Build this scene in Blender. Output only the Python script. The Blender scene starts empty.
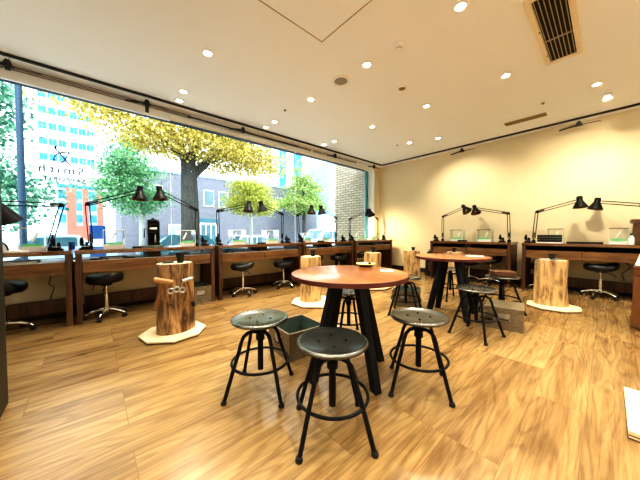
import bpy, math, random
from mathutils import Vector, Matrix
random.seed(7)
R = math.radians
PI = math.pi
scene = bpy.context.scene
col = scene.collection

# ------------------------------------------------------------------ materials
def new_mat(name):
    m = bpy.data.materials.new(name); m.use_nodes = True
    return m, m.node_tree.nodes, m.node_tree.links

def pm(name, c, rough=.5, metal=0., var=.12, scale=12., bump=0., emit=0., spec=.5, alpha=1.):
    """plain surface with a little procedural variation"""
    m, N, L = new_mat(name)
    b = N['Principled BSDF']
    b.inputs['Roughness'].default_value = rough
    b.inputs['Metallic'].default_value = metal
    b.inputs['Specular IOR Level'].default_value = spec
    tc = N.new('ShaderNodeTexCoord'); nz = N.new('ShaderNodeTexNoise')
    nz.inputs['Scale'].default_value = scale; nz.inputs['Detail'].default_value = 4
    L.new(tc.outputs['Object'], nz.inputs['Vector'])
    r = N.new('ShaderNodeValToRGB')
    r.color_ramp.elements[0].position = .3; r.color_ramp.elements[1].position = .7
    r.color_ramp.elements[0].color = tuple(max(0, x*(1-var)) for x in c)+(1,)
    r.color_ramp.elements[1].color = tuple(min(1, x*(1+var)) for x in c)+(1,)
    L.new(nz.outputs['Fac'], r.inputs['Fac'])
    L.new(r.outputs['Color'], b.inputs['Base Color'])
    if bump:
        bp = N.new('ShaderNodeBump'); bp.inputs['Strength'].default_value = bump; bp.inputs['Distance'].default_value = .005
        L.new(nz.outputs['Fac'], bp.inputs['Height']); L.new(bp.outputs['Normal'], b.inputs['Normal'])
    if emit:
        b.inputs['Emission Color'].default_value = tuple(c)+(1,); b.inputs['Emission Strength'].default_value = emit
    if alpha < 1: b.inputs['Alpha'].default_value = alpha
    return m

def wood(name, c1, c2, axis=1, grain=14., rough=.4, knots=.0, bump=.05, stretch=.08, lo=.32, hi=.68):
    m, N, L = new_mat(name)
    b = N['Principled BSDF']; b.inputs['Roughness'].default_value = rough
    tc = N.new('ShaderNodeTexCoord'); mp = N.new('ShaderNodeMapping')
    s = [1., 1., 1.]; s[axis] = stretch
    mp.inputs['Scale'].default_value = s
    L.new(tc.outputs['Object'], mp.inputs['Vector'])
    n1 = N.new('ShaderNodeTexNoise'); n1.inputs['Scale'].default_value = grain; n1.inputs['Detail'].default_value = 8
    n1.inputs['Roughness'].default_value = .65; n1.inputs['Distortion'].default_value = .6
    L.new(mp.outputs['Vector'], n1.inputs['Vector'])
    r = N.new('ShaderNodeValToRGB')
    r.color_ramp.elements[0].position = lo; r.color_ramp.elements[1].position = hi
    r.color_ramp.elements[0].color = c1+(1,); r.color_ramp.elements[1].color = c2+(1,)
    L.new(n1.outputs['Fac'], r.inputs['Fac'])
    out = r.outputs['Color']
    if knots:
        n2 = N.new('ShaderNodeTexNoise'); n2.inputs['Scale'].default_value = 6.; n2.inputs['Detail'].default_value = 5
        mp2 = N.new('ShaderNodeMapping'); s2 = [1., 1., 1.]; s2[axis] = .35
        mp2.inputs['Scale'].default_value = s2
        L.new(tc.outputs['Object'], mp2.inputs['Vector']); L.new(mp2.outputs['Vector'], n2.inputs['Vector'])
        r2 = N.new('ShaderNodeValToRGB')
        r2.color_ramp.elements[0].position = .56; r2.color_ramp.elements[0].color = (0, 0, 0, 1)
        r2.color_ramp.elements[1].position = .68; r2.color_ramp.elements[1].color = (knots,)*3+(1,)
        L.new(n2.outputs['Fac'], r2.inputs['Fac'])
        mx = N.new('ShaderNodeMix'); mx.data_type = 'RGBA'
        L.new(r2.outputs['Color'], mx.inputs['Factor']); L.new(out, mx.inputs['A'])
        mx.inputs['B'].default_value = tuple(x*.28 for x in c1)+(1,)
        out = mx.outputs['Result']
    L.new(out, b.inputs['Base Color'])
    if bump:
        bp = N.new('ShaderNodeBump'); bp.inputs['Strength'].default_value = bump; bp.inputs['Distance'].default_value = .01
        L.new(n1.outputs['Fac'], bp.inputs['Height']); L.new(bp.outputs['Normal'], b.inputs['Normal'])
    return m

def floor_mat():
    m, N, L = new_mat('oak_plank_floor')
    b = N['Principled BSDF']
    tc = N.new('ShaderNodeTexCoord')
    sp = N.new('ShaderNodeSeparateXYZ'); L.new(tc.outputs['Object'], sp.inputs['Vector'])
    ax = N.new('ShaderNodeMath'); ax.operation = 'ADD'; ax.inputs[1].default_value = 10.07
    L.new(sp.outputs['X'], ax.inputs[0])
    ay = N.new('ShaderNodeMath'); ay.operation = 'ADD'; ay.inputs[1].default_value = 20.35
    L.new(sp.outputs['Y'], ay.inputs[0])
    cb = N.new('ShaderNodeCombineXYZ'); L.new(ay.outputs[0], cb.inputs['X']); L.new(ax.outputs[0], cb.inputs['Y'])
    br = N.new('ShaderNodeTexBrick')
    br.inputs['Scale'].default_value = 1.; br.inputs['Brick Width'].default_value = 1.28; br.inputs['Row Height'].default_value = .25
    br.inputs['Mortar Size'].default_value = .0016; br.inputs['Mortar Smooth'].default_value = .3
    br.inputs['Color1'].default_value = (0, 0, 0, 1); br.inputs['Color2'].default_value = (1, 1, 1, 1); br.inputs['Mortar'].default_value = (.2, .2, .2, 1)
    br.offset = .37; br.offset_frequency = 3; br.squash = 1
    L.new(cb.outputs[0], br.inputs['Vector'])
    # grain: noise stretched along Y, shifted per plank
    rnd = N.new('ShaderNodeSeparateColor'); L.new(br.outputs['Color'], rnd.inputs['Color'])
    sh = N.new('ShaderNodeVectorMath'); sh.operation = 'SCALE'; sh.inputs[0].default_value = (7.3, 3.1, 5.7)
    L.new(rnd.outputs['Red'], sh.inputs['Scale'])
    ad = N.new('ShaderNodeVectorMath'); ad.operation = 'ADD'
    L.new(tc.outputs['Object'], ad.inputs[0]); L.new(sh.outputs[0], ad.inputs[1])
    mp = N.new('ShaderNodeMapping'); mp.inputs['Scale'].default_value = (1, .04, 1); L.new(ad.outputs[0], mp.inputs['Vector'])
    n1 = N.new('ShaderNodeTexNoise'); n1.inputs['Scale'].default_value = 52; n1.inputs['Detail'].default_value = 8; n1.inputs['Roughness'].default_value = .72; n1.inputs['Distortion'].default_value = .7
    L.new(mp.outputs['Vector'], n1.inputs['Vector'])
    # cathedral figure: contour lines of a slow noise
    mp2 = N.new('ShaderNodeMapping'); mp2.inputs['Scale'].default_value = (1, .13, 1); L.new(ad.outputs[0], mp2.inputs['Vector'])
    n2 = N.new('ShaderNodeTexNoise'); n2.inputs['Scale'].default_value = 4.2; n2.inputs['Detail'].default_value = 2; L.new(mp2.outputs['Vector'], n2.inputs['Vector'])
    mu = N.new('ShaderNodeMath'); mu.operation = 'MULTIPLY'; mu.inputs[1].default_value = 95; L.new(n2.outputs['Fac'], mu.inputs[0])
    si = N.new('ShaderNodeMath'); si.operation = 'SINE'; L.new(mu.outputs[0], si.inputs[0])
    # dark smoky patches
    mp3 = N.new('ShaderNodeMapping'); mp3.inputs['Scale'].default_value = (1, .14, 1); L.new(ad.outputs[0], mp3.inputs['Vector'])
    n3 = N.new('ShaderNodeTexNoise'); n3.inputs['Scale'].default_value = 5.5; n3.inputs['Detail'].default_value = 5; n3.inputs['Distortion'].default_value = 1.2; L.new(mp3.outputs['Vector'], n3.inputs['Vector'])
    r1 = N.new('ShaderNodeValToRGB'); e = r1.color_ramp.elements
    e[0].position = .28; e[0].color = (.19, .112, .046, 1); e[1].position = .76; e[1].color = (.415, .292, .142, 1)
    k = r1.color_ramp.elements.new(.5); k.color = (.312, .206, .088, 1)
    L.new(n1.outputs['Fac'], r1.inputs['Fac'])
    m1 = N.new('ShaderNodeMix'); m1.data_type = 'RGBA'; m1.blend_type = 'MULTIPLY'
    rs = N.new('ShaderNodeValToRGB'); rs.color_ramp.elements[0].color = (.62, .56, .5, 1); rs.color_ramp.elements[0].position = .0; rs.color_ramp.elements[1].position = .45; rs.color_ramp.elements[1].color = (1, 1, 1, 1)
    hs = N.new('ShaderNodeMath'); hs.operation = 'MULTIPLY_ADD'; hs.inputs[1].default_value = .5; hs.inputs[2].default_value = .5; L.new(si.outputs[0], hs.inputs[0])
    L.new(hs.outputs[0], rs.inputs['Fac'])
    m1.inputs['Factor'].default_value = .55; L.new(r1.outputs['Color'], m1.inputs['A']); L.new(rs.outputs['Color'], m1.inputs['B'])
    m2 = N.new('ShaderNodeMix'); m2.data_type = 'RGBA'; m2.blend_type = 'MULTIPLY'; m2.inputs['Factor'].default_value = 1
    r3 = N.new('ShaderNodeValToRGB'); r3.color_ramp.elements[0].position = .30; r3.color_ramp.elements[0].color = (.60, .52, .42, 1); r3.color_ramp.elements[1].position = .52; r3.color_ramp.elements[1].color = (1, 1, 1, 1)
    L.new(n3.outputs['Fac'], r3.inputs['Fac'])
    L.new(m1.outputs['Result'], m2.inputs['A']); L.new(r3.outputs['Color'], m2.inputs['B'])
    # plank to plank tone
    m3 = N.new('ShaderNodeMix'); m3.data_type = 'RGBA'; m3.blend_type = 'MULTIPLY'; m3.inputs['Factor'].default_value = 1
    r4 = N.new('ShaderNodeValToRGB'); r4.color_ramp.elements[0].color = (.74, .70, .64, 1); r4.color_ramp.elements[1].color = (1.0, 1.0, 1.0, 1)
    L.new(rnd.outputs['Red'], r4.inputs['Fac'])
    L.new(m2.outputs['Result'], m3.inputs['A']); L.new(r4.outputs['Color'], m3.inputs['B'])
    # seams
    m4 = N.new('ShaderNodeMix'); m4.data_type = 'RGBA'; L.new(br.outputs['Fac'], m4.inputs['Factor'])
    L.new(m3.outputs['Result'], m4.inputs['A']); m4.inputs['B'].default_value = (.15, .085, .035, 1)
    L.new(m4.outputs['Result'], b.inputs['Base Color'])
    b.inputs['Roughness'].default_value = .27; b.inputs['Specular IOR Level'].default_value = .7
    bp = N.new('ShaderNodeBump'); bp.inputs['Strength'].default_value = .12; bp.inputs['Distance'].default_value = .002
    L.new(n1.outputs['Fac'], bp.inputs['Height']); L.new(bp.outputs['Normal'], b.inputs['Normal'])
    return m

def brick_mat(name, c1, c2, mortar, w=.22, h=.07, ms=.012, plane='XZ'):
    m, N, L = new_mat(name)
    b = N['Principled BSDF']; b.inputs['Roughness'].default_value = .8
    tc = N.new('ShaderNodeTexCoord'); sp = N.new('ShaderNodeSeparateXYZ'); L.new(tc.outputs['Object'], sp.inputs[0])
    cb = N.new('ShaderNodeCombineXYZ')
    ad = N.new('ShaderNodeMath'); ad.operation = 'ADD'; L.new(sp.outputs['X'], ad.inputs[0]); L.new(sp.outputs['Y'], ad.inputs[1])
    L.new(ad.outputs[0], cb.inputs['X']); L.new(sp.outputs['Z'], cb.inputs['Y'])
    br = N.new('ShaderNodeTexBrick'); br.inputs['Scale'].default_value = 1
    br.inputs['Brick Width'].default_value = w; br.inputs['Row Height'].default_value = h; br.inputs['Mortar Size'].default_value = ms
    br.inputs['Color1'].default_value = c1+(1,); br.inputs['Color2'].default_value = c2+(1,); br.inputs['Mortar'].default_value = mortar+(1,)
    L.new(cb.outputs[0], br.inputs['Vector']); L.new(br.outputs['Color'], b.inputs['Base Color'])
    return m

def glass_mat(name, tint=(1, 1, 1), gloss=.06, rough=.02):
    m, N, L = new_mat(name)
    out = N['Material Output']; N.remove(N['Principled BSDF'])
    t = N.new('ShaderNodeBsdfTransparent'); t.inputs['Color'].default_value = tint+(1,)
    g = N.new('ShaderNodeBsdfGlossy'); g.inputs['Roughness'].default_value = rough
    mx = N.new('ShaderNodeMixShader')
    fr = N.new('ShaderNodeFresnel'); fr.inputs['IOR'].default_value = 1.25
    ad = N.new('ShaderNodeMath'); ad.operation = 'MULTIPLY'; ad.inputs[1].default_value = gloss*10
    L.new(fr.outputs[0], ad.inputs[0]); L.new(ad.outputs[0], mx.inputs['Fac'])
    L.new(t.outputs[0], mx.inputs[1]); L.new(g.outputs[0], mx.inputs[2]); L.new(mx.outputs[0], out.inputs['Surface'])
    return m

def leaf_mat(name, c1, c2):
    m, N, L = new_mat(name)
    b = N['Principled BSDF']; b.inputs['Roughness'].default_value = .6
    g = N.new('ShaderNodeNewGeometry'); r = N.new('ShaderNodeValToRGB')
    r.color_ramp.elements[0].color = c1+(1,); r.color_ramp.elements[1].color = c2+(1,)
    L.new(g.outputs['Random Per Island'], r.inputs['Fac']); L.new(r.outputs['Color'], b.inputs['Base Color'])
    t = N.new('ShaderNodeBsdfTranslucent'); L.new(r.outputs['Color'], t.inputs['Color'])
    mx = N.new('ShaderNodeMixShader'); mx.inputs['Fac'].default_value = .45
    L.new(b.outputs[0], mx.inputs[1]); L.new(t.outputs[0], mx.inputs[2]); L.new(mx.outputs[0], N['Material Output'].inputs['Surface'])
    return m

def emit_mat(name, c, s):
    m, N, L = new_mat(name)
    b = N['Principled BSDF']; b.inputs['Base Color'].default_value = c+(1,)
    b.inputs['Emission Color'].default_value = c+(1,); b.inputs['Emission Strength'].default_value = s
    return m

M = {}
M['floor'] = floor_mat()
M['wall'] = pm('cream_wall_plaster', (.745, .645, .435), .9, var=.025, scale=40, bump=.06)
M['winwall'] = pm('pale_window_wall', (.86, .88, .87), .85, var=.02, scale=30)
M['lowwall'] = pm('beige_low_wall', (.80, .69, .47), .9, var=.03, scale=25)
M['ceil'] = pm('ceiling_paint', (.87, .885, .87), .95, var=.03, scale=130, bump=.25)
M['white'] = pm('white_enamel', (.85, .84, .80), .4, var=.02)
M['jamb'] = pm('white_jamb', (.85, .84, .78), .6, var=.02)
M['cream'] = pm('cream_trim', (.80, .70, .50), .5, var=.03)
M['black'] = pm('black_iron', (.005, .005, .0055), .5, var=.3, spec=.22)
M['blackrail'] = pm('black_rail', (.012, .012, .012), .5, var=.2)
M['rubber'] = pm('black_rubber', (.006, .006, .006), .7, var=.2)
M['vinyl'] = pm('black_vinyl', (.006, .006, .007), .38, var=.2)
M['chrome'] = pm('chrome', (.75, .74, .70), .12, metal=1., var=.05)
M['steel'] = pm('dull_steel', (.5, .5, .5), .3, metal=1., var=.1)
M['seat'] = pm('gunmetal_seat', (.16, .16, .145), .25, metal=.9, var=.07, scale=9)
M['bench'] = wood('dark_walnut', (.045, .019, .007), (.15, .066, .024), axis=1, rough=.38)
M['benchv'] = wood('dark_walnut_upright', (.036, .014, .005), (.125, .053, .018), axis=2, rough=.42)
M['benchx'] = wood('dark_walnut_cross', (.05, .021, .007), (.165, .078, .028), axis=0, rough=.38)
M['benchtop'] = wood('polished_walnut', (.07, .03, .011), (.20, .095, .034), axis=0, rough=.07, bump=.0)
M['benchtop'].node_tree.nodes['Principled BSDF'].inputs['Specular IOR Level'].default_value = .9
M['drawer'] = wood('walnut_drawer', (.11, .044, .013), (.30, .135, .042), axis=1, rough=.42)
M['drawerx'] = wood('walnut_drawer_cross', (.085, .037, .011), (.26, .125, .042), axis=0, rough=.42)
M['shelf'] = pm('pale_shelf_top', (.62, .64, .64), .35, var=.25, scale=7)  # pale tone for the shelf boards of the window benches
M['darkboard'] = pm('dark_recess_board', (.025, .016, .010), .8, var=.2)  # dark board colour for baseboards, dividers and back panels
M['top'] = wood('honey_table_top', (.20, .072, .026), (.33, .135, .05), axis=0, rough=.2, bump=.01, grain=10)
M['edge'] = pm('red_brown_edge', (.085, .017, .009), .35, var=.2)
M['log'] = wood('peeled_log', (.15, .062, .018), (.60, .41, .19), axis=2, grain=15, rough=.65, knots=.95, bump=.4, stretch=.2, lo=.34, hi=.54)
M['logdark'] = wood('stained_log', (.06, .022, .007), (.50, .30, .13), axis=2, grain=18, rough=.55, knots=.95, bump=.4, stretch=.2, lo=.38, hi=.64)
M['ply'] = wood('pale_plywood', (.66, .52, .33), (.80, .68, .47), axis=0, grain=8, rough=.6, bump=.02)
M['plyedge'] = pm('dark_plywood_edge', (.10, .05, .025), .8, var=.3)
M['zinc'] = pm('zinc_sheet', (.20, .158, .10), .5, metal=.35, var=.25, scale=30)
M['zincin'] = pm('zinc_inside', (.13, .18, .15), .5, metal=.5, var=.25, scale=8)
M['handlewood'] = wood('hammer_handle', (.15, .062, .02), (.32, .15, .055), axis=2, rough=.4)
M['rawhide'] = wood('mallet_head', (.30, .15, .05), (.48, .27, .11), axis=0, rough=.5)
M['acry'] = glass_mat('clear_acrylic', (.975, .99, .98), .05, .03)
M['acryedge'] = pm('acrylic_edge', (.72, .80, .76), .2, var=.05)
M['green'] = pm('green_card', (.17, .62, .27), .5, var=.1)
M['paper'] = pm('white_paper', (.85, .85, .82), .8, var=.02)
M['glass'] = glass_mat('window_glass', (.96, .985, .985), .05, .0)
M['windowteal'] = pm('grey_teal_window', (.10, .17, .19), .5, var=.2, scale=2)
M['teal'] = pm('teal_glass_edge', (.10, .30, .34), .2, var=.1)
M['alu'] = pm('dark_aluminium', (.035, .06, .10), .4, metal=.6, var=.1)
M['darkpart'] = wood('dark_partition', (.008, .008, .005), (.028, .024, .015), axis=2, rough=.5)
M['blind'] = pm('roller_blind', (.82, .82, .78), .8, var=.03)
M['brownrail'] = pm('brown_rail', (.17, .12, .085), .5, var=.15)
M['slot'] = pm('ochre_slot', (.27, .18, .06), .6, var=.12)
M['dark'] = pm('dark_void', (.012, .010, .008), .8, var=.2)
M['louvre'] = pm('louvre_blade', (.42, .34, .20), .5, var=.1)
M['speakergrey'] = pm('speaker_mesh', (.34, .31, .24), .7, var=.25, scale=300)
M['hot'] = emit_mat('lamp_disc', (1., .86, .58), 26.)
M['bulb'] = emit_mat('bulb_glow', (1., .84, .56), 30.)
M['bulboff'] = pm('bulb_white', (.8, .78, .7), .3, var=.02)
M['bronze'] = pm('bronze_lining', (.10, .058, .022), .32, metal=.5, var=.2)
M['leather'] = pm('tan_leather', (.17, .065, .020), .45, var=.16, scale=7)
M['yellow'] = pm('yellow_dish', (.72, .58, .22), .5, var=.1)
M['blue'] = pm('blue_plastic', (.012, .085, .30), .4, var=.1)
M['bluetray'] = pm('blue_tray', (.10, .22, .34), .4, var=.15)
M['boxwood'] = wood('brown_box', (.07, .026, .012), (.16, .065, .028), axis=0, rough=.3)
# outside
M['asphalt'] = pm('asphalt', (.34, .37, .39), .9, var=.1, scale=3)
M['bark'] = wood('tree_bark', (.018, .020, .020), (.075, .078, .072), axis=2, grain=16, rough=.9, bump=.6, stretch=.25)
M['palebark'] = wood('pale_bark', (.30, .32, .30), (.48, .5, .47), axis=2, grain=12, rough=.9, bump=.3, stretch=.25)
M['ginkgo'] = leaf_mat('ginkgo_leaves', (.24, .20, .025), (.84, .72, .24))
M['greenleaf'] = leaf_mat('green_leaves', (.03, .17, .10), (.38, .66, .36))
M['tealleaf'] = leaf_mat('teal_green_leaves', (.015, .12, .10), (.30, .58, .40))
M['limeleaf'] = leaf_mat('lime_leaves', (.17, .24, .03), (.74, .70, .20))
M['yglime'] = leaf_mat('yellow_green_leaves', (.08, .22, .05), (.60, .68, .26))
M['greybrick'] = brick_mat('grey_brick', (.115, .12, .155), (.165, .175, .215), (.18, .185, .22))
M['pier'] = brick_mat('beige_brick', (.35, .30, .23), (.50, .45, .36), (.22, .19, .15), w=.26, h=.085, ms=.018)
M['bldwhite'] = pm('white_concrete', (.86, .88, .90), .8, var=.02, scale=.5)
M['bldglass'] = pm('blue_window', (.03, .20, .36), .15, var=.25, scale=1.85)
M['bldred'] = pm('red_tile', (.50, .12, .085), .7, var=.08, scale=1)
M['paleblue'] = pm('pale_blue_panel', (.24, .38, .46), .3, var=.12, scale=.8)
M['polepaint'] = pm('navy_pole', (.008, .04, .085), .5, var=.1)
M['carwhite'] = pm('white_car_paint', (.56, .60, .62), .2, var=.02)
M['cardark'] = pm('dark_teal_car_paint', (.03, .12, .16), .2, var=.1)
M['carpale'] = pm('pale_blue_car_paint', (.38, .52, .62), .2, var=.05)
M['carglass'] = pm('car_glass', (.05, .13, .17), .08, var=.2, scale=2)
M['letter'] = pm('navy_lettering', (.015, .03, .14), .5, var=.05)
M['letter2'] = pm('pale_teal_lettering', (.22, .45, .52), .5, var=.05)

# ------------------------------------------------------------------ mesh building
class MB:
    def __init__(s): s.v = []; s.f = []; s.sm = []
    def add(s, vs, fs, smooth=False, mat=None):
        o = len(s.v)
        s.v += [(mat @ Vector(p)) if mat else Vector(p) for p in vs]
        s.f += [tuple(i+o for i in f) for f in fs]; s.sm += [smooth]*len(fs)
        return s
    def box(s, x0, x1, y0, y1, z0, z1, mat=None):
        vs = [(x0,y0,z0),(x1,y0,z0),(x1,y1,z0),(x0,y1,z0),(x0,y0,z1),(x1,y0,z1),(x1,y1,z1),(x0,y1,z1)]
        return s.add(vs, [(0,3,2,1),(4,5,6,7),(0,1,5,4),(1,2,6,5),(2,3,7,6),(3,0,4,7)], False, mat)
    def tube(s, pts, r, seg=10, closed=False, caps=True):
        pts = [Vector(p) for p in pts]; n = len(pts)
        rs = r if isinstance(r, (list, tuple)) else [r]*n
        vs = []; fs = []; up = None
        for i, p in enumerate(pts):
            if closed: t = pts[(i+1) % n]-pts[i-1]
            else: t = pts[min(i+1, n-1)]-pts[max(i-1, 0)]
            t.normalize()
            if up is None:
                a = Vector((0,0,1)) if abs(t.z) < .9 else Vector((1,0,0))
                up = (a - t*a.dot(t)).normalized()
            else:
                up = (up - t*up.dot(t)).normalized()
            w = t.cross(up)
            for k in range(seg):
                an = 2*PI*k/seg
                vs.append(p + (up*math.cos(an)+w*math.sin(an))*rs[i])
        m = n if closed else n-1
        for i in range(m):
            for k in range(seg):
                a = i*seg+k; b = i*seg+(k+1) % seg; c = ((i+1) % n)*seg
                fs.append((a, b, c+(k+1) % seg, c+k))
        s.add(vs, fs, True)
        if caps and not closed:
            o = len(s.v)-len(vs)
            s.f.append(tuple(o+k for k in reversed(range(seg)))); s.sm.append(False)
            s.f.append(tuple(o+(n-1)*seg+k for k in range(seg))); s.sm.append(False)
        return s
    def lathe(s, prof, seg=32, mat=None, cap0=True, cap1=True):
        vs = []; fs = []
        for (r, z) in prof:
            for k in range(seg):
                a = 2*PI*k/seg; vs.append((r*math.cos(a), r*math.sin(a), z))
        for i in range(len(prof)-1):
            for k in range(seg):
                fs.append((i*seg+k, i*seg+(k+1) % seg, (i+1)*seg+(k+1) % seg, (i+1)*seg+k))
        if cap0 and prof[0][0] > 1e-6: fs.append(tuple(reversed(range(seg))))
        if cap1 and prof[-1][0] > 1e-6: fs.append(tuple((len(prof)-1)*seg+k for k in range(seg)))
        return s.add(vs, fs, True, mat)
    def prism(s, poly, z0, z1, mat=None):
        n = len(poly)
        vs = [(x, y, z0) for x, y in poly]+[(x, y, z1) for x, y in poly]
        fs = [tuple(reversed(range(n))), tuple(range(n, 2*n))]+[(i, (i+1) % n, n+(i+1) % n, n+i) for i in range(n)]
        return s.add(vs, fs, False, mat)
    def build(s, name, mat, parent=None, loc=None, rotz=0, bevel=0., angle=40):
        me = bpy.data.meshes.new(name)
        me.from_pydata([tuple(p) for p in s.v], [], s.f)
        me.polygons.foreach_set('use_smooth', s.sm)
        if any(s.sm): me.set_sharp_from_angle(angle=R(angle))
        me.materials.append(mat); me.update()
        o = bpy.data.objects.new(name, me); col.objects.link(o)
        if parent is not None: o.parent = parent
        if loc is not None: o.location = loc
        if rotz: o.rotation_euler = (0, 0, rotz)
        if bevel:
            b = o.modifiers.new('edge', 'BEVEL'); b.width = bevel; b.segments = 2; b.limit_method = 'ANGLE'; b.angle_limit = R(50)
        return o

def bx(*a): return MB().box(*a)
def tag(o, label, cat, group=None):
    o['label'] = label; o['category'] = cat
    if group: o['group'] = group
    return o
def thing(name, label, cat, loc=(0,0,0), rotz=0, group=None):
    o = bpy.data.objects.new(name, None); col.objects.link(o)
    o.empty_display_size = .1
    o.location = loc; o.rotation_euler = (0, 0, rotz)
    return tag(o, label, cat, group)
def struct(o): o['kind'] = 'structure'; return o
def dup(root, loc, rotz, label, group=None):
    r = root.copy(); col.objects.link(r); r.location = loc; r.rotation_euler = (0, 0, rotz); r['label'] = label
    if group: r['group'] = group
    for ch in list(root.children):
        c = ch.copy(); col.objects.link(c); c.parent = r
        for g in list(ch.children):
            d = g.copy(); col.objects.link(d); d.parent = c
    return r
def align(p, d):
    """matrix that puts local +Z along d at p"""
    d = Vector(d).normalized()
    q = Vector((0,0,1)).rotation_difference(d)
    return Matrix.Translation(Vector(p)) @ q.to_matrix().to_4x4()

# ------------------------------------------------------------------ room
XW, YW, ZC = -4.86, 6.86, 3.17          # window wall, back wall, ceiling
XR, YF = 3.4, -2.8
XG = -5.12                              # glass line
struct(bx(XG-.1, XR, YF, YW, -.06, 0).build('floor', M['floor']))
struct(bx(XG-.35, XR+.15, YF-.15, YW+.15, ZC, ZC+.12).build('ceiling', M['ceil']))
struct(bx(XG-.2, XR+.15, YW, YW+.15, 0, ZC).build('wall_back', M['wall']))
struct(bx(XR, XR+.15, YF, YW, 0, ZC).build('wall_right', M['white']))
struct(bx(XG-.2, XR+.15, YF-.15, YF, 0, ZC).build('wall_front', M['white']))
struct(bx(XW-.05, XW, -2.2, 6.56, 2.985, ZC).build('wall_left_header', M['winwall']))
struct(bx(XG-.12, XW-.05, -2.2, 6.56, 3.08, ZC).build('wall_left_lintel', M['winwall']))
struct(bx(XG-.12, XW, -2.2, 6.56, 0, .70).build('wall_left_sill', M['lowwall']))
struct(bx(XG-.12, XW, 6.56, YW, 0, ZC).build('wall_left_pier', M['jamb']))
struct(bx(XG-.12, XW, YF, -2.2, 0, ZC).build('wall_left_end', M['winwall']))
struct(bx(XW, XW+.012, 6.575, YW, 0, ZC).build('trim_1', M['wall']))
struct(bx(XW, XW+.015, -2.2, YW, 0, .12).build('baseboard_left', M['darkboard']))
struct(bx(XW+.02, XR, YW-.015, YW, 0, .12).build('baseboard_back', M['darkboard']))
struct(bx(XG-.06, XW+.01, -2.2, 6.555, .70, .725).build('trim_2', M['jamb']))
# window with its frame, panes and joints
win = thing('window_1', 'long shop window above the benches', 'window'); win['kind'] = 'structure'
fr = MB()
fr.box(XG-.03, XG+.03, -2.2, 6.56, 3.045, 3.08); fr.box(XG-.03, XG+.03, -2.2, 6.56, .725, .76)
fr.build('window_frame', M['alu'], win)
ys = [-2.2, 1.03, 3.72, 6.46]
for a, b in zip(ys[:-1], ys[1:]):
    bx(XG-.004, XG+.004, a+.004, b-.004, .76, 3.045).build('glass_pane', M['glass'], win)
for y in ys[1:-1]:
    bx(XG-.006, XG+.006, y-.004, y+.004, .76, 3.045).build('glass_joint', M['acryedge'], win)
bx(XG-.03, XG+.03, 6.46, 6.555, .76, 3.045).build('glass_edge', M['teal'], win)
# dark end of a partition beside the camera
struct(bx(-2.585, -2.0, -.62, -.44, 0, ZC).build('trim_3', M['darkpart']))

# ------------------------------------------------------------------ lettering on the glass (reads from the street)
def text_mesh(name, body, size, mat, loc, spacing=1., bold=.004):
    cu = bpy.data.curves.new(name, 'FONT'); cu.body = body; cu.size = size; cu.space_character = spacing; cu.extrude = .0008; cu.offset = bold; cu.resolution_u = 4
    t = bpy.data.objects.new(name+'_source', cu)
    col.objects.link(t)
    dg = bpy.context.evaluated_depsgraph_get()
    me = bpy.data.meshes.new_from_object(t.evaluated_get(dg))
    bpy.data.objects.remove(t)
    me.materials.clear(); me.materials.append(mat)
    o = bpy.data.objects.new(name, me); col.objects.link(o)
    # local x -> world -Y, local y -> world Z, local z -> world -X
    o.matrix_world = Matrix(((0,0,-1,loc[0]),(-1,0,0,loc[1]),(0,1,0,loc[2]),(0,0,0,1)))
    return o
sg = thing('window_lettering', 'dark blue mirrored shop lettering and tool emblem on the window glass', 'lettering', (XG-.012, -.08, 1.95))
bpy.context.view_layer.update()
def under(o, p):
    mw = o.matrix_world.copy(); o.parent = p
    o.matrix_parent_inverse = Matrix.Translation(-p.location); o.matrix_world = mw
def serif(mb, y, z, w=.035):  # small serif bar
    mb.box(XG-.0105, XG-.009, y-w/2, y+w/2, z, z+.008)
under(text_mesh('shop_name', 'Smith', .155, M['letter'], (XG-.010, -.085, 1.955), 1.36, .0018), sg)
under(text_mesh('city_name', 'SAPPORO', .082, M['letter2'], (XG-.010, -.075, 1.845), 1.22), sg)
em = MB()
X0 = XG-.010
em.tube([(X0, -.405, 2.345), (X0, -.19, 2.19)], .008, 6)
em.lathe([(.0, -.004), (.018, -.003), (.018, .003), (.0, .004)], 12, align((X0, -.40, 2.345), (1, 0, 0)))
arc = [(X0, -.43, 2.245), (X0, -.39, 2.285), (X0, -.33, 2.305), (X0, -.26, 2.318), (X0, -.205, 2.325), (X0, -.195, 2.312), (X0, -.225, 2.308), (X0, -.235, 2.285), (X0, -.28, 2.235), (X0, -.335, 2.205)]
em.tube(arc, .007, 6)
em.tube([(X0, -.43, 2.245), (X0, -.44, 2.225), (X0, -.405, 2.235)], .007, 6)
em.v = [Vector((p.x, -.31+(p.y+.31)*.72, 2.185+(p.z-2.265)*1.5)) for p in em.v]
em.build('tool_emblem', M['letter'], sg, loc=-sg.location)

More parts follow.
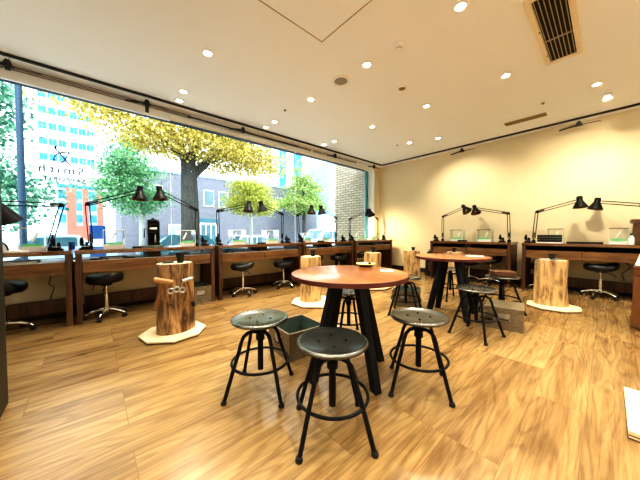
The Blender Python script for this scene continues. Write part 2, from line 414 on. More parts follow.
# ------------------------------------------------------------------ ceiling fittings
colname = {-4.13: 'window-side', -3.08: 'second', -2.0: 'third', -.93: 'fourth'}
rowname = {-.5: 'row over the entrance', 1.02: 'first row from the street-view seats', 2.55: 'row of the loudspeaker', 4.10: 'row of the long air grille', 5.67: 'row by the back wall'}
def can_mesh(root, lit=True, r=.046):
    MB().lathe([(r+.022, 0), (r+.022, -.008), (r, -.012), (r*.86, .0)], 28, cap0=False, cap1=False).build('rim', M['white'], root)
    MB().lathe([(0, -.004), (r*.9, -.003)], 24, cap0=False, cap1=False).build('lamp_disc', M['hot'] if lit else M['bulboff'], root)
def spot(loc, target, power, angle=120, blend=.9, size=.05, color=(1., .92, .75)):
    l = bpy.data.lights.new('downlight_or_fill_beam', 'SPOT'); l.energy = power; l.spot_size = R(angle); l.spot_blend = blend; l.shadow_soft_size = size; l.color = color
    o = bpy.data.objects.new('downlight_or_fill_beam', l); col.objects.link(o)
    o.location = loc; d = Vector(target)-Vector(loc); o.rotation_euler = d.to_track_quat('-Z', 'Y').to_euler()
    return o
PW = 112.
grid = []
can0 = None
names = {1.02: 'near the camera end', 2.55: 'level with the round loudspeaker', 4.10: 'level with the striped air grille', 5.67: 'by the back wall'}
cols = {-4.13: 'in the line along the window', -3.08: 'in the second line from the window', -2.0: 'in the line through the smoke detector side', -.93: 'in the line beside the air grille'}
for y in (1.02, 2.55, 4.10):
    for x in (-4.13, -3.08, -2.0, -.93):
        grid.append((x, y))
grid.append((-2.5, 5.67))
for x, y in grid:
    lab = 'recessed round ceiling downlight %s, %s' % ({-4.13: 'in first line from window', -3.08: 'in second line from window', -2.0: 'in third line from window', -.93: 'in fourth line from window', -2.5: 'standing alone'}[x], names[y])
    if can0 is None:
        can0 = thing('downlight', lab, 'downlight', (x, y, ZC), 0, 'recessed ceiling downlights'); can_mesh(can0)
    else:
        dup(can0, (x, y, ZC), 0, lab)
    spot((x, y, ZC-.03), (x, y, 0) if y < 5 else (-2.2, YW, 1.2), PW if y < 5 else 100, 120 if y < 5 else 108, 1., .05 if y < 5 else .02)
for x, y in ((.2, 1.02), (.2, 2.55), (.2, 4.1), (1.4, 2.55), (1.4, 4.1), (-.93, -.5), (.2, -.5), (-2.0, -.5), (1.4, 5.4), (1.4, .5)):   # the rest of the grid, out of the photo
    spot((x, y, ZC-.03), (x, y, 0), PW)
# short line of lights beside the rail and pair over the back benches
for x, y, lab in ((-4.45, 1.04, 'small ceiling downlight beside window rail, near the hanging clip over second bench'),
                  (-4.45, 2.55, 'small ceiling downlight beside window rail, over the third bench'),
                  (-4.42, 4.06, 'small ceiling downlight beside window rail, over the fourth bench'),
                  (-.14, 5.3, 'oval ceiling downlight above the far bench, pair with the tilted one'),
                  (-3.05, 5.45, 'dim ceiling downlight near the back corner')):
    o = dup(can0, (x, y, ZC), 0, lab)
    if x < -4: spot((x, y, ZC-.03), (x, y+.0, 0), PW*.55)
    if x > -1: spot((x, y, ZC-.03), (-.30, YW, 1.2), 130, 108, 1., .02)
# tilted accent light
t = thing('accent_light', 'tilted accent light with small arm on ceiling, aimed at the back wall', 'accent light', (-.037, 5.73, ZC))
MB().lathe([(.05, 0), (.05, -.012), (.03, -.016)], 20).build('mount', M['white'], t)
MB().lathe([(.035, -.03), (.055, .03), (.058, .045), (.0, .04)], 20, align((0, .02, -.05), (0, .5, -.7))).build('head', M['white'], t)
MB().lathe([(0, .046), (.05, .0461)], 20, align((0, .02, -.05), (0, .5, -.7)), cap0=False, cap1=False).build('lamp_disc', M['hot'], t)
spot((-.037, 5.80, ZC-.12), (-.25, YW, 1.0), 40, 90, 1., .02)
for fx, fy, tx, ty in ((1.2, -1.4, 1.6, YF), (-1.2, -1.4, -1.6, YF), (2.2, 1.0, XR, 1.0), (2.2, 3.0, XR, 3.0), (2.2, 5.0, XR, 5.0)):      # added unseen spots, bouncing fill off the front and right walls
    spot((fx, fy, ZC-.05), (tx, ty, 1.7), 280, 110, 1., .06, (1., .97, .90))
# loudspeaker, smoke detector, small round vent, sensors
t = thing('ceiling_loudspeaker', 'round grey mesh loudspeaker in a pale ring on the ceiling', 'loudspeaker', (-2.448, 2.562, ZC))
MB().lathe([(.128, 0), (.128, -.012), (.11, -.016), (.092, -.006)], 36, cap0=False, cap1=False).build('ring', M['white'], t)
MB().lathe([(0, -.010), (.05, -.009), (.09, -.004)], 36, cap0=False, cap1=False).build('mesh_grille', M['speakergrey'], t)
t = thing('smoke_detector', 'white domed smoke detector on the ceiling', 'smoke detector', (-1.565, 2.56, ZC))
MB().lathe([(.062, 0), (.062, -.018), (.045, -.026)], 28).build('base_ring', M['white'], t)
MB().lathe([(.034, -.026), (.034, -.05), (.022, -.058)], 24).build('sensor_dome', M['white'], t)
MB().lathe([(.0345, -.040), (.0345, -.046)], 24, cap0=False, cap1=False).build('dark_slit', M['dark'], t)
t = thing('round_vent', 'small round brown centred ceiling vent near the smoke detector', 'vent', (-1.99, 3.34, ZC))
MB().lathe([(.062, 0), (.062, -.01), (.045, -.012)], 24, cap1=False).build('ring', M['white'], t)
MB().lathe([(0, -.008), (.045, -.0081)], 24, cap0=False, cap1=False).build('filter', M['slot'], t)
for x, y, lab in ((-3.635, 2.446, 'tiny ceiling sensor near the window line of downlights'), (-.727, 5.42, 'tiny ceiling sensor between the slot diffuser and the tilted light'), (-3.33, 5.39, 'tiny ceiling sensor near the back corner of the room')):
    o = MB().lathe([(.022, 0), (.022, -.01), (.012, -.022)], 16).build('ceiling_sensor', M['speakergrey'], None, (x, y, ZC)); tag(o, lab, 'sensor')
o = MB().lathe([(.05, 0), (.05, -.01), (.03, -.016)], 20).build('ceiling_disc', M['white'], None, (-1.27, 5.73, ZC)); tag(o, 'small pale round ceiling disc beside the slot diffuser', 'ceiling disc')
# access hatch
t = thing('ceiling_hatch', 'large square flush access hatch with thin frame in the ceiling', 'hatch', (-1.64, 1.44, ZC))
h = .45
MB().box(-h+.012, h-.012, -h+.012, h-.012, -.006, 0).build('hatch_panel', M['ceil'], t)
f = MB(); f.box(-h, h, -h, -h+.005, -.007, 0); f.box(-h, h, h-.005, h, -.007, 0); f.box(-h, -h+.005, -h+.005, h-.005, -.007, 0); f.box(h-.005, h, -h+.005, h-.005, -.007, 0)
f.build('hatch_frame', M['louvre'], t)
# air grille
t = thing('air_grille', 'long rectangular ceiling air grille with dark slats', 'air grille', (-.385, 3.58, ZC))
w, l = .160, .65
f = MB(); f.box(-w, -w+.045, -l, l, -.014, 0); f.box(w-.045, w, -l, l, -.014, 0); f.box(-w+.045, w-.045, -l, -l+.05, -.0138, 0); f.box(-w+.045, w-.045, l-.05, l, -.0138, 0)
f.build('grille_frame', M['cream'], t)
bx(-w+.05, w-.05, -l+.05, l-.05, -.003, 0).build('dark_opening', M['dark'], t)
sl = MB()
for i in range(7):
    x = -w+.045+(i+.5)*(2*w-.09)/7
    sl.box(x-.003, x+.003, -l+.05, l-.05, -.012, -.002)
sl.build('slats', M['louvre'], t)
bx(-w+.05, w-.05, .12, .135, -.013, -.002).build('cross_bar', M['louvre'], t)
MB().lathe([(.008, 0), (.008, -.004)], 10, Matrix.Translation((-w+.04, -.1, -.014))).build('screw', M['dark'], t)
MB().lathe([(.008, 0), (.008, -.004)], 10, Matrix.Translation((-w+.04, .42, -.014))).build('screw', M['dark'], t)
t = thing('slot_diffuser', 'thin ochre slot diffuser on the ceiling near the back wall', 'air diffuser', (-1.05, 5.96, ZC))
bx(-.30, .30, -.085, .085, -.006, 0).build('diffuser_plate', M['slot'], t)
bx(-.29, .29, -.012, .012, -.008, -.004).build('slot', M['brownrail'], t)

# black ceiling rails
o = bx(-4.622, -4.592, -2.2, 6.60, ZC-.03, ZC).build('ceiling_rail', M['blackrail']); tag(o, 'black ceiling rail running along the window', 'rail')
o = bx(-4.59, XR, 6.585, 6.615, ZC-.03, ZC).build('ceiling_rail', M['blackrail']); tag(o, 'black ceiling rail running along the back wall', 'rail')
# blinds above the glass
def blind(y0, y1, lab):
    t = thing('roller_blind', lab, 'blind', (XW, (y0+y1)/2, 3.015))
    a, b = y0-(y0+y1)/2, y1-(y0+y1)/2
    bx(.002, .055, a, b, -.03, .035).build('blind_box', M['blind'], t, bevel=.006)
    MB().tube([(.03, a, -.038), (.03, b, -.038)], .012, 10).build('rolled_cloth', M['blind'], t)
    bx(.012, .045, a+.01, b-.01, -.060, -.050).build('bottom_bar', M['alu'], t)
blind(.97, 3.50, 'rolled up pale roller blind over the third workbench')
blind(3.55, 6.05, 'rolled up pale roller blind over the benches by the corner')
def rail(y0, y1, lab, mat, z=3.145, n=3):
    t = thing('blind_rail', lab, 'rail', (XW, y0, z))
    for i in range(n):
        bx(.002, .02, 0, y1-y0, -.022*i, -.022*i+.008).build('rail_strip', mat, t)
    bx(.002, .006, 0, y1-y0, -.022*n+.016, .012).build('rail_back', M['winwall'], t)
rail(-2.1, 1.30, 'triple thin brown blind rail above the window beside the entrance', M['brownrail'])
rail(2.75, 4.0, 'short brown blind rail above the third and fourth benches', M['brownrail'], 3.13, 2)
rail(4.1, 5.7, 'brown blind rail above the benches by the corner', M['brownrail'], 3.13, 2)
o = bx(XW+.02, XW+.04, 1.25, 3.62, 3.105, 3.125).build('blind_batten', M['blackrail']); tag(o, 'long thin black batten above the window between the brown rails', 'batten')

# hanging clips
def clip(loc, rotz, label, drop=.09, s=1.):
    t = thing('hanging_clip', label, 'hanging clip', loc, rotz, 'black clips hanging from the ceiling rails')
    ring = [(.014*math.cos(a), 0, -.045+.018*math.sin(a)) for a in [2*PI*i/14 for i in range(14)]]
    MB().tube(ring, .0035, 6, closed=True).build('hook_ring', M['steel'], t)
    MB().prism([(-.055, 0), (.055, 0), (.018, .085), (-.018, .085)], -.02, .02, Matrix.Translation((0, 0, -.15)) @ Matrix.Rotation(R(90), 4, 'X')).build('clip_body', M['blackrail'], t, bevel=.006)
    MB().tube([(-.03, 0, -.125), (-.26, 0, -.155)], [.019, .015], 8).build('long_arm', M['blackrail'], t)
    MB().tube([(.03, 0, -.125), (.27, 0, -.135)], [.010, .007], 6).build('thin_arm', M['brownrail'], t)
    bx(-.022, .022, -.012, .012, -.15-drop, -.14).build('hanging_tab', M['blackrail'], t)
    return t
clip((-4.607, -.70, ZC-.002), R(90), 'black clip hanging from window rail beside the entrance partition', .03)
clip((-4.607, .635, ZC-.002), R(90), 'black clip hanging from window rail over the yellow tree, above second bench', .10)
clip((-4.607, 2.15, ZC-.002), R(90), 'black clip hanging from window rail above the third bench', .02)
clip((-4.607, 4.60, ZC-.002), R(90), 'black clip hanging from window rail above the fourth bench', .02)
clip((-4.607, 6.22, ZC-.002), R(90), 'black clip hanging from window rail at the corner pier', .02)
clip((-2.34, 6.60, ZC-.002), 0, 'black clip hanging from back rail above the bench beside the corner', .0)
clip((-.385, 6.60, ZC-.002), 0, 'black clip hanging from back rail above the bench with two shadows', .0)

# ------------------------------------------------------------------ workbenches
HB = .903
def bench(name_label, loc, rotz, L=1.62, D=.61, back=False, gap_blocks=(.5,)):
    """local x along the length, front at y=0, back at y=D"""
    t = thing('workbench', name_label, 'workbench', loc, rotz)
    mt, mv, md = M['benchx'], M['benchv'], M['drawerx']
    bx(0, L, -.012, D, HB-.05, HB).build('worktop', M['benchtop'], t, bevel=.004)
    for x0, x1 in ((.004, .060), (L-.060, L-.004)):
        bx(x0, x1, 0, .075, 0, HB-.05).build('front_leg', mv, t, bevel=.003)
        bx(x0+.01, x1-.01, D-.07, D-.005, 0, HB-.05).build('rear_leg', mv, t)
    for x0, x1 in ((.015, .035), (L-.035, L-.015)):
        bx(x0, x1, .075, D-.07, .05 if not back else .02, HB-.05).build('side_panel', mv, t)
    bx(.036, L-.036, .03, D-.02, .755, .772).build('shelf_board', M['shelf'] if not back else mt, t)
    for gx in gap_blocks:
        bx(gx*L-.075, gx*L+.075, .05, D-.04, .772, HB-.05).build('divider_block', M['darkboard'], t)
    if back: bx(.05, L-.05, D-.045, D-.03, .66, HB-.05).build('back_panel', M['darkboard'], t)
    half = (L-.124)/2
    for i in range(2):
        a = .062+i*half
        dr = bx(a+.004, a+half-.004, .012, .034, .625, .766).build('drawer', md, t, bevel=.002)
        c = a+half/2
        MB().tube([(c-.07, .012, .715), (c-.06, -.010, .712), (c+.06, -.010, .712), (c+.07, .012, .715)], .005, 6).build('drawer_pull', M['bronze'], dr)
    bx(.062, L-.062, D-.07, D-.045, .07, .25).build('lower_rail', mv, t)
    return t
benches = []
def wb(y0, y1, lab, **k):      # along the window, front faces +X
    return bench(lab, (-4.227, y0, 0), R(90), y1-y0, **k)
wb(-1.82, -.20, 'dark wood workbench under the window, beside the entrance partition')
wb(-.175, 1.465, 'dark wood workbench under the window behind the dark stained log', gap_blocks=(.5,))
wb(1.525, 3.235, 'dark wood workbench under the window, third along from the entrance')
wb(3.30, 4.87, 'dark wood workbench under the window beside the brick pier')
wb(4.95, 6.60, 'dark wood workbench under the window, at the back corner')
bench('dark wood workbench against back wall, next to the corner log', (-2.89, 6.17, 0), 0, 1.62, back=True, gap_blocks=(.5,))
bench('dark wood workbench against back wall, behind the pale log', (-1.10, 6.17, 0), 0, 1.62, back=True, gap_blocks=(.97,))

# ------------------------------------------------------------------ desk lamps
def desk_lamp(base, elbow, head, sdir, label, lit=False, scale=1.):
    b = Vector((base[0], base[1], HB)); t = thing('swing_arm_lamp', label, 'desk lamp', b, 0, 'swing arm desk lamps on the benches')
    E = Vector(elbow)-b; H = Vector(head)-b; B = Vector((0, 0, .075))
    MB().box(-.028, .028, -.022, .022, 0, .045).lathe([(.012, .045), (.012, .08)], 12).build('clamp_base', M['black'], t, bevel=.004)
    def arm(P, Q, name):
        d = (Q-P).normalized(); n = Vector((0,0,1)).cross(d)
        n = d.cross(Vector((1,0,0)) if abs(Q.y-P.y) > abs(Q.x-P.x) else Vector((0,1,0))).normalized()*.021
        m = MB(); m.tube([P+n, Q+n], .0068, 6); m.tube([P-n, Q-n], .0068, 6)
        m.tube([P+d*.02, P+d*.12], .011, 8)
        m.build(name, M['black'], t)
    arm(B, E, 'lower_arm'); arm(E, H, 'upper_arm')
    MB().box(-.02, .02, -.02, .02, -.022, .022, Matrix.Translation(E)).build('elbow_joint', M['black'], t, bevel=.005)
    d = Vector(sdir).normalized()
    S = H + d*.0 + Vector((0, 0, .02))
    A = align(S, d)
    prof = [(.0, -.05), (.034, -.05), (.040, -.044), (.042, .026), (.048, .036), (.106, .150)]
    sh = MB().lathe([(r*scale, z*scale) for r, z in prof], 28, A, cap0=False, cap1=False).build('lamp_shade', M['black'], t)
    MB().lathe([(r*scale, z*scale) for r, z in [(.103, .1495), (.044, .040), (.0, .030)]], 28, A, cap0=False, cap1=False).build('shade_lining', M['bronze'], sh)
    MB().lathe([(0, .04), (.02, .05), (.03, .08), (.022, .105), (0, .115)], 14, A, cap0=False, cap1=False).build('bulb', M['bulb'] if lit else M['bulboff'], sh)
    MB().tube([H-d*.02, H+Vector((0,0,.02))], .013, 8).build('shade_joint', M['black'], t)
    if lit:
        l = bpy.data.lights.new('bulb_light', 'SPOT'); l.energy = 80; l.color = (1, .86, .6); l.shadow_soft_size = .03; l.spot_size = R(172); l.spot_blend = 1.
        o = bpy.data.objects.new('bulb_light', l); col.objects.link(o); o.location = b+S+d*.125; o.rotation_euler = d.to_track_quat('-Z', 'Y').to_euler()
    return t
LX = -4.52
dn = (0.05, 0, -1)
nm = ['first', 'second', 'third', 'fourth', 'fifth']
desk_lamp((LX, -.40), (LX, -.29, 1.46), (-4.15, -.77, 1.42), (-.35, .25, -1), 'black swing-arm lamp with big tilted shade on the bench beside the entrance partition', scale=1.5)
desk_lamp((LX, -.03), (LX, -.055, 1.49), (-4.58, .524, 1.73), (.08, -.06, -1), 'black swing-arm lamp clamped at entrance-side end of the bench behind the dark log')
desk_lamp((LX, 1.275), (LX, 1.283, 1.49), (-4.44, .747, 1.735), (.08, .06, -1), 'black swing-arm lamp clamped at far end of the bench behind the dark log')
desk_lamp((LX, 1.634), (LX, 1.624, 1.492), (-4.64, 2.272, 1.655), (.10, -.16, -1), 'black swing-arm lamp at entrance-side end of the third window bench')
desk_lamp((LX, 2.95), (LX, 2.96, 1.50), (-4.38, 2.389, 1.645), (.06, .22, -1), 'black swing-arm lamp at far end of the third window bench')
desk_lamp((LX, 3.40), (LX, 3.35, 1.49), (-4.64, 3.849, 1.69), (.08, -.10, -1), 'black swing-arm lamp at entrance-side end of the bench beside the brick pier')
desk_lamp((LX, 4.54), (LX, 4.56, 1.479), (-4.38, 3.916, 1.662), (.08, .15, -1), 'black swing-arm lamp at far end of the bench beside the brick pier')
desk_lamp((LX, 5.06), (LX, 5.06, 1.47), (-4.70, 6.03, 1.74), (-.05, .25, -1), 'black swing-arm lamp standing before brick pier on the corner bench')
desk_lamp((LX, 6.30), (LX, 6.28, 1.51), (-4.40, 5.75, 1.70), (-.05, .55, -.85), 'black swing-arm lamp with lit shade before white corner pier', lit=True)
LY = 6.55
desk_lamp((-2.75, LY), (-2.75, LY, 1.503), (-2.237, LY-.10, 1.68), (.62, -.25, -.8), 'black swing-arm lamp at corner-side end of the first back wall bench')
desk_lamp((-1.38, LY), (-1.40, LY, 1.503), (-2.07, LY+.09, 1.665), (.30, -.30, -.9), 'black swing-arm lamp at the end of first back wall bench beside the gap')
desk_lamp((-.98, LY), (-.94, LY, 1.505), (-.345, LY-.11, 1.665), (.10, -.10, -1), 'black swing-arm lamp on back wall bench behind pale log, over the black box')
desk_lamp((.47, 6.29), (.42, 6.32, 1.50), (-.135, LY+.11, 1.635), (-.18, -.10, -1), 'black swing-arm lamp on back wall bench reaching over the green striped acrylic box')

# ------------------------------------------------------------------ bench-top things
def acrylic(c, w, h, rotz, label, d=.20, card=False):
    t = thing('acrylic_box', label, 'acrylic box', (c[0], c[1], HB), rotz, 'clear acrylic dust boxes on the benches')
    g = .004
    m = MB(); m.box(-w/2, -w/2+g, -d/2, d/2, 0, h); m.box(w/2-g, w/2, -d/2, d/2, 0, h); m.box(-w/2+g, w/2-g, d/2-g, d/2, 0, h); m.box(-w/2, w/2, -d/2, d/2, h, h+g)
    m.build('clear_panes', M['acry'], t)
    bx(-w/2+.006, w/2-.006, -d/2+.02, d/2-.008, .001, .05).build('inner_tray', M['paper'], t)
    bx(-w/2+.03, w/2-.03, -d/2+.012, -d/2+.02, .052, .082).build('green_strip', M['green'], t)
    bx(-w/2-.002, w/2+.002, -d/2-.003, -d/2+.003, h-.006, h+.006).build('rim_bar', M['acryedge'] if not card else M['boxwood'], t)
    for sx in (-1, 1): bx(sx*(w/2)-.003, sx*(w/2)+.003, -d/2-.003, -d/2+.003, 0, h).build('pane_edge', M['acryedge'], t)
    MB().prism([(-.035, -.02), (.015, .09), (.035, .08), (-.015, -.03)], 0, .002, Matrix.Translation((0, d/2-.012, .13)) @ Matrix.Rotation(R(90), 4, 'X')).build('paper_tag', M['paper'], t)
AX = -4.58
Rz = R(90)
acrylic((AX, -.54), .22, .27, Rz, 'clear acrylic box on the bench beside the entrance partition')
acrylic((AX, .21), .23, .25, Rz, 'clear acrylic box on second window bench, beside its entrance-side lamp')
acrylic((AX, 1.135), .22, .25, Rz, 'clear acrylic box on second window bench before the big tree trunk')
acrylic((AX, 2.00), .26, .26, Rz, 'clear acrylic box on third window bench beneath its entrance-side lamp')
acrylic((AX, 2.70), .28, .26, Rz, 'clear acrylic box on third window bench beneath its far lamp')
acrylic((AX, 3.62), .24, .20, Rz, 'low clear acrylic box on bench beside the pier, before the parked van')
acrylic((AX, 4.18), .24, .20, Rz, 'low clear acrylic box on bench beside the pier, under its far lamp')
acrylic((AX, 5.50), .30, .25, Rz, 'clear acrylic box on the corner bench before the brick pier')
acrylic((AX, 6.10), .30, .14, Rz, 'low clear acrylic tray on corner bench under the lit lamp')
acrylic((-2.40, 6.55), .28, .26, 0, 'clear acrylic box on first back bench, on its corner side', card=True)
acrylic((-1.82, 6.55), .28, .26, 0, 'clear acrylic box on first back bench, under the two shades', card=True)
acrylic((-.66, 6.60), .22, .26, 0, 'clear acrylic box partly behind the black box on back bench', card=True)
acrylic((.115, 6.55), .21, .26, 0, 'clear acrylic box with dark rim beside small bottle on back bench', card=True)

def vise(c, rotz, label):
    t = thing('bench_vise', label, 'bench vise', (c[0], c[1], HB), rotz, 'small black bench vises')
    bx(-.055, .055, -.045, .045, 0, .022).build('vise_base', M['black'], t, bevel=.004)
    MB().prism([(-.035, -.03), (.035, -.03), (.035, .03), (-.035, .03)], .022, .06).box(-.05, -.012, -.035, .035, .06, .11).box(.004, .03, -.035, .035, .06, .095).build('vise_jaws', M['black'], t, bevel=.004)
    MB().tube([(.0, -.04, .045), (.0, -.075, .045)], .008, 8).tube([(-.035, -.07, .045), (.035, -.07, .045)], .004, 6).build('screw_handle', M['steel'], t)
    MB().lathe([(.016, 0), (.02, .012), (.012, .04), (.004, .05)], 12, Matrix.Translation((-.03, 0, .11))).build('top_knob', M['black'], t)
VX = -4.42
vlist = [((VX, -.335), 'the bench beside the entrance partition'), ((VX, -.085), 'the entrance-side end of second window bench'), ((VX, 1.37), 'the far end of second window bench'),
         ((VX, 1.60), 'the entrance-side end of third window bench'), ((VX, 3.02), 'the far end of third window bench'), ((VX, 3.385), 'the entrance-side end of the pier-side bench'),
         ((VX, 4.70), 'the far end of the pier-side bench'), ((VX, 5.04), 'the corner bench before the brick pier'), ((VX, 6.45), 'the corner bench next to the corner wall')]
for c, lab in vlist: vise(c, R(90), 'small black bench vise on '+lab)
for c, lab in [((-2.80, 6.30), 'first back bench, corner-side end'), ((-1.45, 6.30), 'first back bench, end beside the gap'), ((-1.03, 6.30), 'second back bench, beside the gap')]:
    vise(c, 0, 'small black bench vise on '+lab)
for c, w, lab in [((-4.35, .45), .10, 'small flat black box on second window bench beside the rolling mill'), ((-4.35, 2.38), .14, 'small flat black box on third window bench between two boxes'),
               ((-4.35, 3.88), .15, 'small flat black box on pier-side bench before the van')]:
    o = bx(-.04, .04, -w/2, w/2, 0, .025).build('black_case', M['rubber'], None, (c[0], c[1], HB), bevel=.004); tag(o, lab, 'case')
o = bx(-.09, .09, -.04, .04, 0, .03).build('black_case', M['rubber'], None, (-2.22, 6.34, HB), bevel=.004); tag(o, 'small flat black box on first back bench between acrylic boxes', 'case')
o = bx(-.22, .22, -.05, .05, 0, .03).build('black_tray', M['rubber'], None, (-.27, 6.36, HB), bevel=.004); tag(o, 'long flat black tray on second back bench under the two shadows', 'tray')
t = thing('black_stack_box', 'black stacked drawer box on second back bench beside the lamp', 'box', (-.72, 6.34, HB))
bx(-.17, .17, -.10, .10, 0, .018).build('pale_base', M['paper'], t)
for i in range(3): bx(-.165, .165, -.095, .10, .02+i*.045, .06+i*.045).build('drawer_box', M['rubber'], t, bevel=.006)
t = thing('small_bottle', 'small pale bottle on second back bench beside the acrylic box', 'bottle', (.245, 6.28, HB))
MB().lathe([(.028, 0), (.03, .01), (.03, .11), (.012, .135), (.012, .15)], 16).build('bottle_glass', M['acryedge'], t)
MB().lathe([(.015, .148), (.015, .175)], 12).build('cap', M['black'], t)
# rolling mill
t = thing('rolling_mill', 'tall black rolling mill on a base plate on second window bench', 'rolling mill', (-4.50, .665, HB), R(90))
bx(-.15, .12, -.09, .09, 0, .028).build('base_plate', M['zincin'], t, bevel=.004)
MB().box(-.075, -.05, -.06, .06, .028, .38).box(.05, .075, -.06, .06, .028, .38).box(-.05, .05, .03, .055, .05, .38).box(-.075, .075, -.06, .06, .20, .225).box(-.05, .05, -.055, .055, .028, .06).build('mill_frame', M['black'], t, bevel=.006)
MB().lathe([(.05, .38), (.078, .383), (.078, .40), (.03, .415), (.012, .43)], 18).build('top_cap', M['black'], t)
MB().tube([(-.05, 0, .27), (.05, 0, .27)], .03, 14).build('upper_roller', M['steel'], t)
MB().tube([(-.05, 0, .34), (.05, 0, .34)], .022, 14).build('lower_roller', M['bronze'], t)
MB().lathe([(.012, .06), (.02, .09), (.014, .16), (.008, .2)], 12, Matrix.Translation((.02, -.03, 0))).build('adjust_screw', M['steel'], t)
MB().tube([(-.075, 0, .27), (-.11, 0, .27), (-.115, -.02, .14)], .008, 8).build('crank', M['black'], t)
o = MB().lathe([(.032, 0), (.038, .09), (.035, .09), (.03, .004)], 18, cap1=False).build('blue_cup', M['blue'], None, (-4.62, -.215, HB)); tag(o, 'blue cup between vises on the bench beside the entrance partition', 'cup')
t = thing('paper_sheets', 'slanted white paper sheets on the bench beside the entrance partition', 'papers', (-4.36, -.66, HB))
MB().prism([(-.09, -.12), (.08, -.14), (.09, .06), (-.06, .10)], 0, .012).build('sheet', M['paper'], t)
MB().prism([(-.07, -.10), (.07, -.10), (.06, .06), (-.06, .06)], .012, .02, Matrix.Rotation(R(20), 4, 'Z')).build('sheet', M['paper'], t)
t = thing('table_mirror', 'curved black framed stand with white panel on the bench beside the entrance partition', 'stand mirror', (-4.40, -.79, HB), R(60))
ar = [(.10*math.cos(a), 0, .02+.10*math.sin(a)) for a in [PI*i/14 for i in range(15)]]
MB().tube(ar, .008, 8).build('arched_frame', M['rubber'], t)
MB().prism([(.095*math.cos(a), .095*math.sin(a)+.02) for a in [PI*i/14 for i in range(15)]], -.002, .002, Matrix.Rotation(R(90), 4, 'X')).build('panel', M['paper'], t)
# trays and papers seen in the open shelves
for y, w, mt, lab, h in [(-.62, .26, 'paper', 'white paper pile in the shelf of the bench beside the entrance partition', .02), (.20, .30, 'paper', 'white paper pile in the shelf of second window bench', .016), (1.0, .25, 'bluetray', 'blue tray in the shelf of second window bench', .03),
                      (1.92, .42, 'bluetray', 'blue tray in the shelf of third window bench', .05), (2.75, .30, 'paper', 'white papers in the shelf of third window bench', .02), (3.6, .24, 'bluetray', 'blue tray in the shelf of pier-side bench', .03), (4.35, .24, 'paper', 'white papers in the shelf of pier-side bench', .02)]:
    o = bx(-.13, .13, -w/2, w/2, 0, h).build('shelf_papers' if mt == 'paper' else 'shelf_tray', M[mt], None, (-4.47, y, .773), bevel=.003); tag(o, lab, 'papers' if mt == 'paper' else 'tray')
for y, lab in [(.02, 'small black tool in the shelf of second window bench, entrance side'), (.35, 'black pliers in the shelf of second window bench'), (1.75, 'black file in the shelf of third window bench')]:
    o = MB().box(-.02, .02, -.06, .06, 0, .02).box(-.012, .012, .06, .12, .004, .014).build('hand_tool', M['rubber'], None, (-4.28, y, .773), bevel=.003); tag(o, lab, 'tool')

# ------------------------------------------------------------------ saddle stools under benches
def saddle(loc, rotz, label, zs=.50):
    t = thing('saddle_stool', label, 'stool', (loc[0], loc[1], 0), rotz, 'black castor stools under the benches')
    # padded saddle: rounded thick cushion, one end raised
    m = MB(); n = 28; vs = []; fs = []
    prof = [(.0, .042), (.5, .044), (.80, .040), (.93, .026), (.99, .004), (1., -.02), (.97, -.052), (.88, -.074), (.6, -.082), (.0, -.082)]
    for (rr, zz) in prof:
        for k in range(n):
            a = 2*PI*k/n; ca, sa = math.cos(a), math.sin(a)
            u = rr*math.copysign(abs(ca)**.75, ca); v = rr*math.copysign(abs(sa)**.75, sa)
            x = .205*u; y = .165*v*(1-.10*u)
            vs.append((x, y, zz+.045*max(0, u)**2+.012*u*u-.012*(1-u*u)*(1 if zz > 0 else 0)))
    for i in range(len(prof)-1):
        for k in range(n): fs.append((i*n+k, (i+1)*n+k, (i+1)*n+(k+1) % n, i*n+(k+1) % n))
    m.add(vs, fs, True, Matrix.Translation((0, 0, zs-.005)))
    m.build('seat', M['vinyl'], t, angle=80)
    MB().lathe([(.025, .115), (.025, .30), (.014, .30), (.014, zs-.06)], 16).build('gas_column', M['chrome'], t)
    MB().lathe([(.06, zs-.105), (.07, zs-.085)], 14).build('seat_plate', M['black'], t)
    MB().tube([(.03, -.02, zs-.095), (.10, -.10, zs-.11), (.14, -.14, zs-.15)], .007, 6).build('lever', M['black'], t)
    MB().lathe([(.034, .08), (.036, .12), (.028, .14)], 16).build('hub', M['chrome'], t)
    for k in range(5):
        a = 2*PI*k/5+.3; c, s = math.cos(a), math.sin(a)
        lg = MB().tube([(.02*c, .02*s, .115), (.12*c, .12*s, .105), (.21*c, .21*s, .075), (.225*c, .225*s, .058)], [.020, .018, .014, .010], 8).build('base_leg', M['chrome'], t)
        MB().tube([(.225*c-.018*s, .225*s+.018*c, .026), (.225*c+.018*s, .225*s-.018*c, .026)], .026, 12).tube([(.225*c, .225*s, .03), (.225*c, .225*s, .06)], .012, 8).build('castor', M['rubber'], lg)
    return t
saddle((-4.40, -.76), R(-10), 'black seated chrome castor stool under the bench beside the entrance partition', .53)
saddle((-4.38, .11), R(35), 'black seated chrome castor stool before the dark log bench, entrance side', .53)
saddle((-4.34, 1.99), R(60), 'black seated chrome castor stool under third window bench beside the zinc bin', .53)
saddle((-4.42, 2.91), R(70), 'black seated chrome castor stool at far end of third window bench', .49)
saddle((-4.42, 3.75), R(80), 'black seated castor stool under pier-side bench, behind the middle log', .53)
saddle((-4.30, 4.42), R(80), 'black seated castor stool under pier-side bench, far side', .53)
saddle((-4.50, 5.42), R(80), 'black seated castor stool under corner bench, behind the far log', .53)
saddle((-1.66, 6.36), R(30), 'black seated castor stool under first back bench beside the gap', .53)
saddle((-2.10, 6.42), R(120), 'black seated castor stool under first back bench, middle', .46)
saddle((-.07, 6.36), R(15), 'black seated castor stool under second back bench, in the open', .53)
saddle((-.80, 6.42), R(40), 'black seated castor stool hidden behind the pale log', .46)

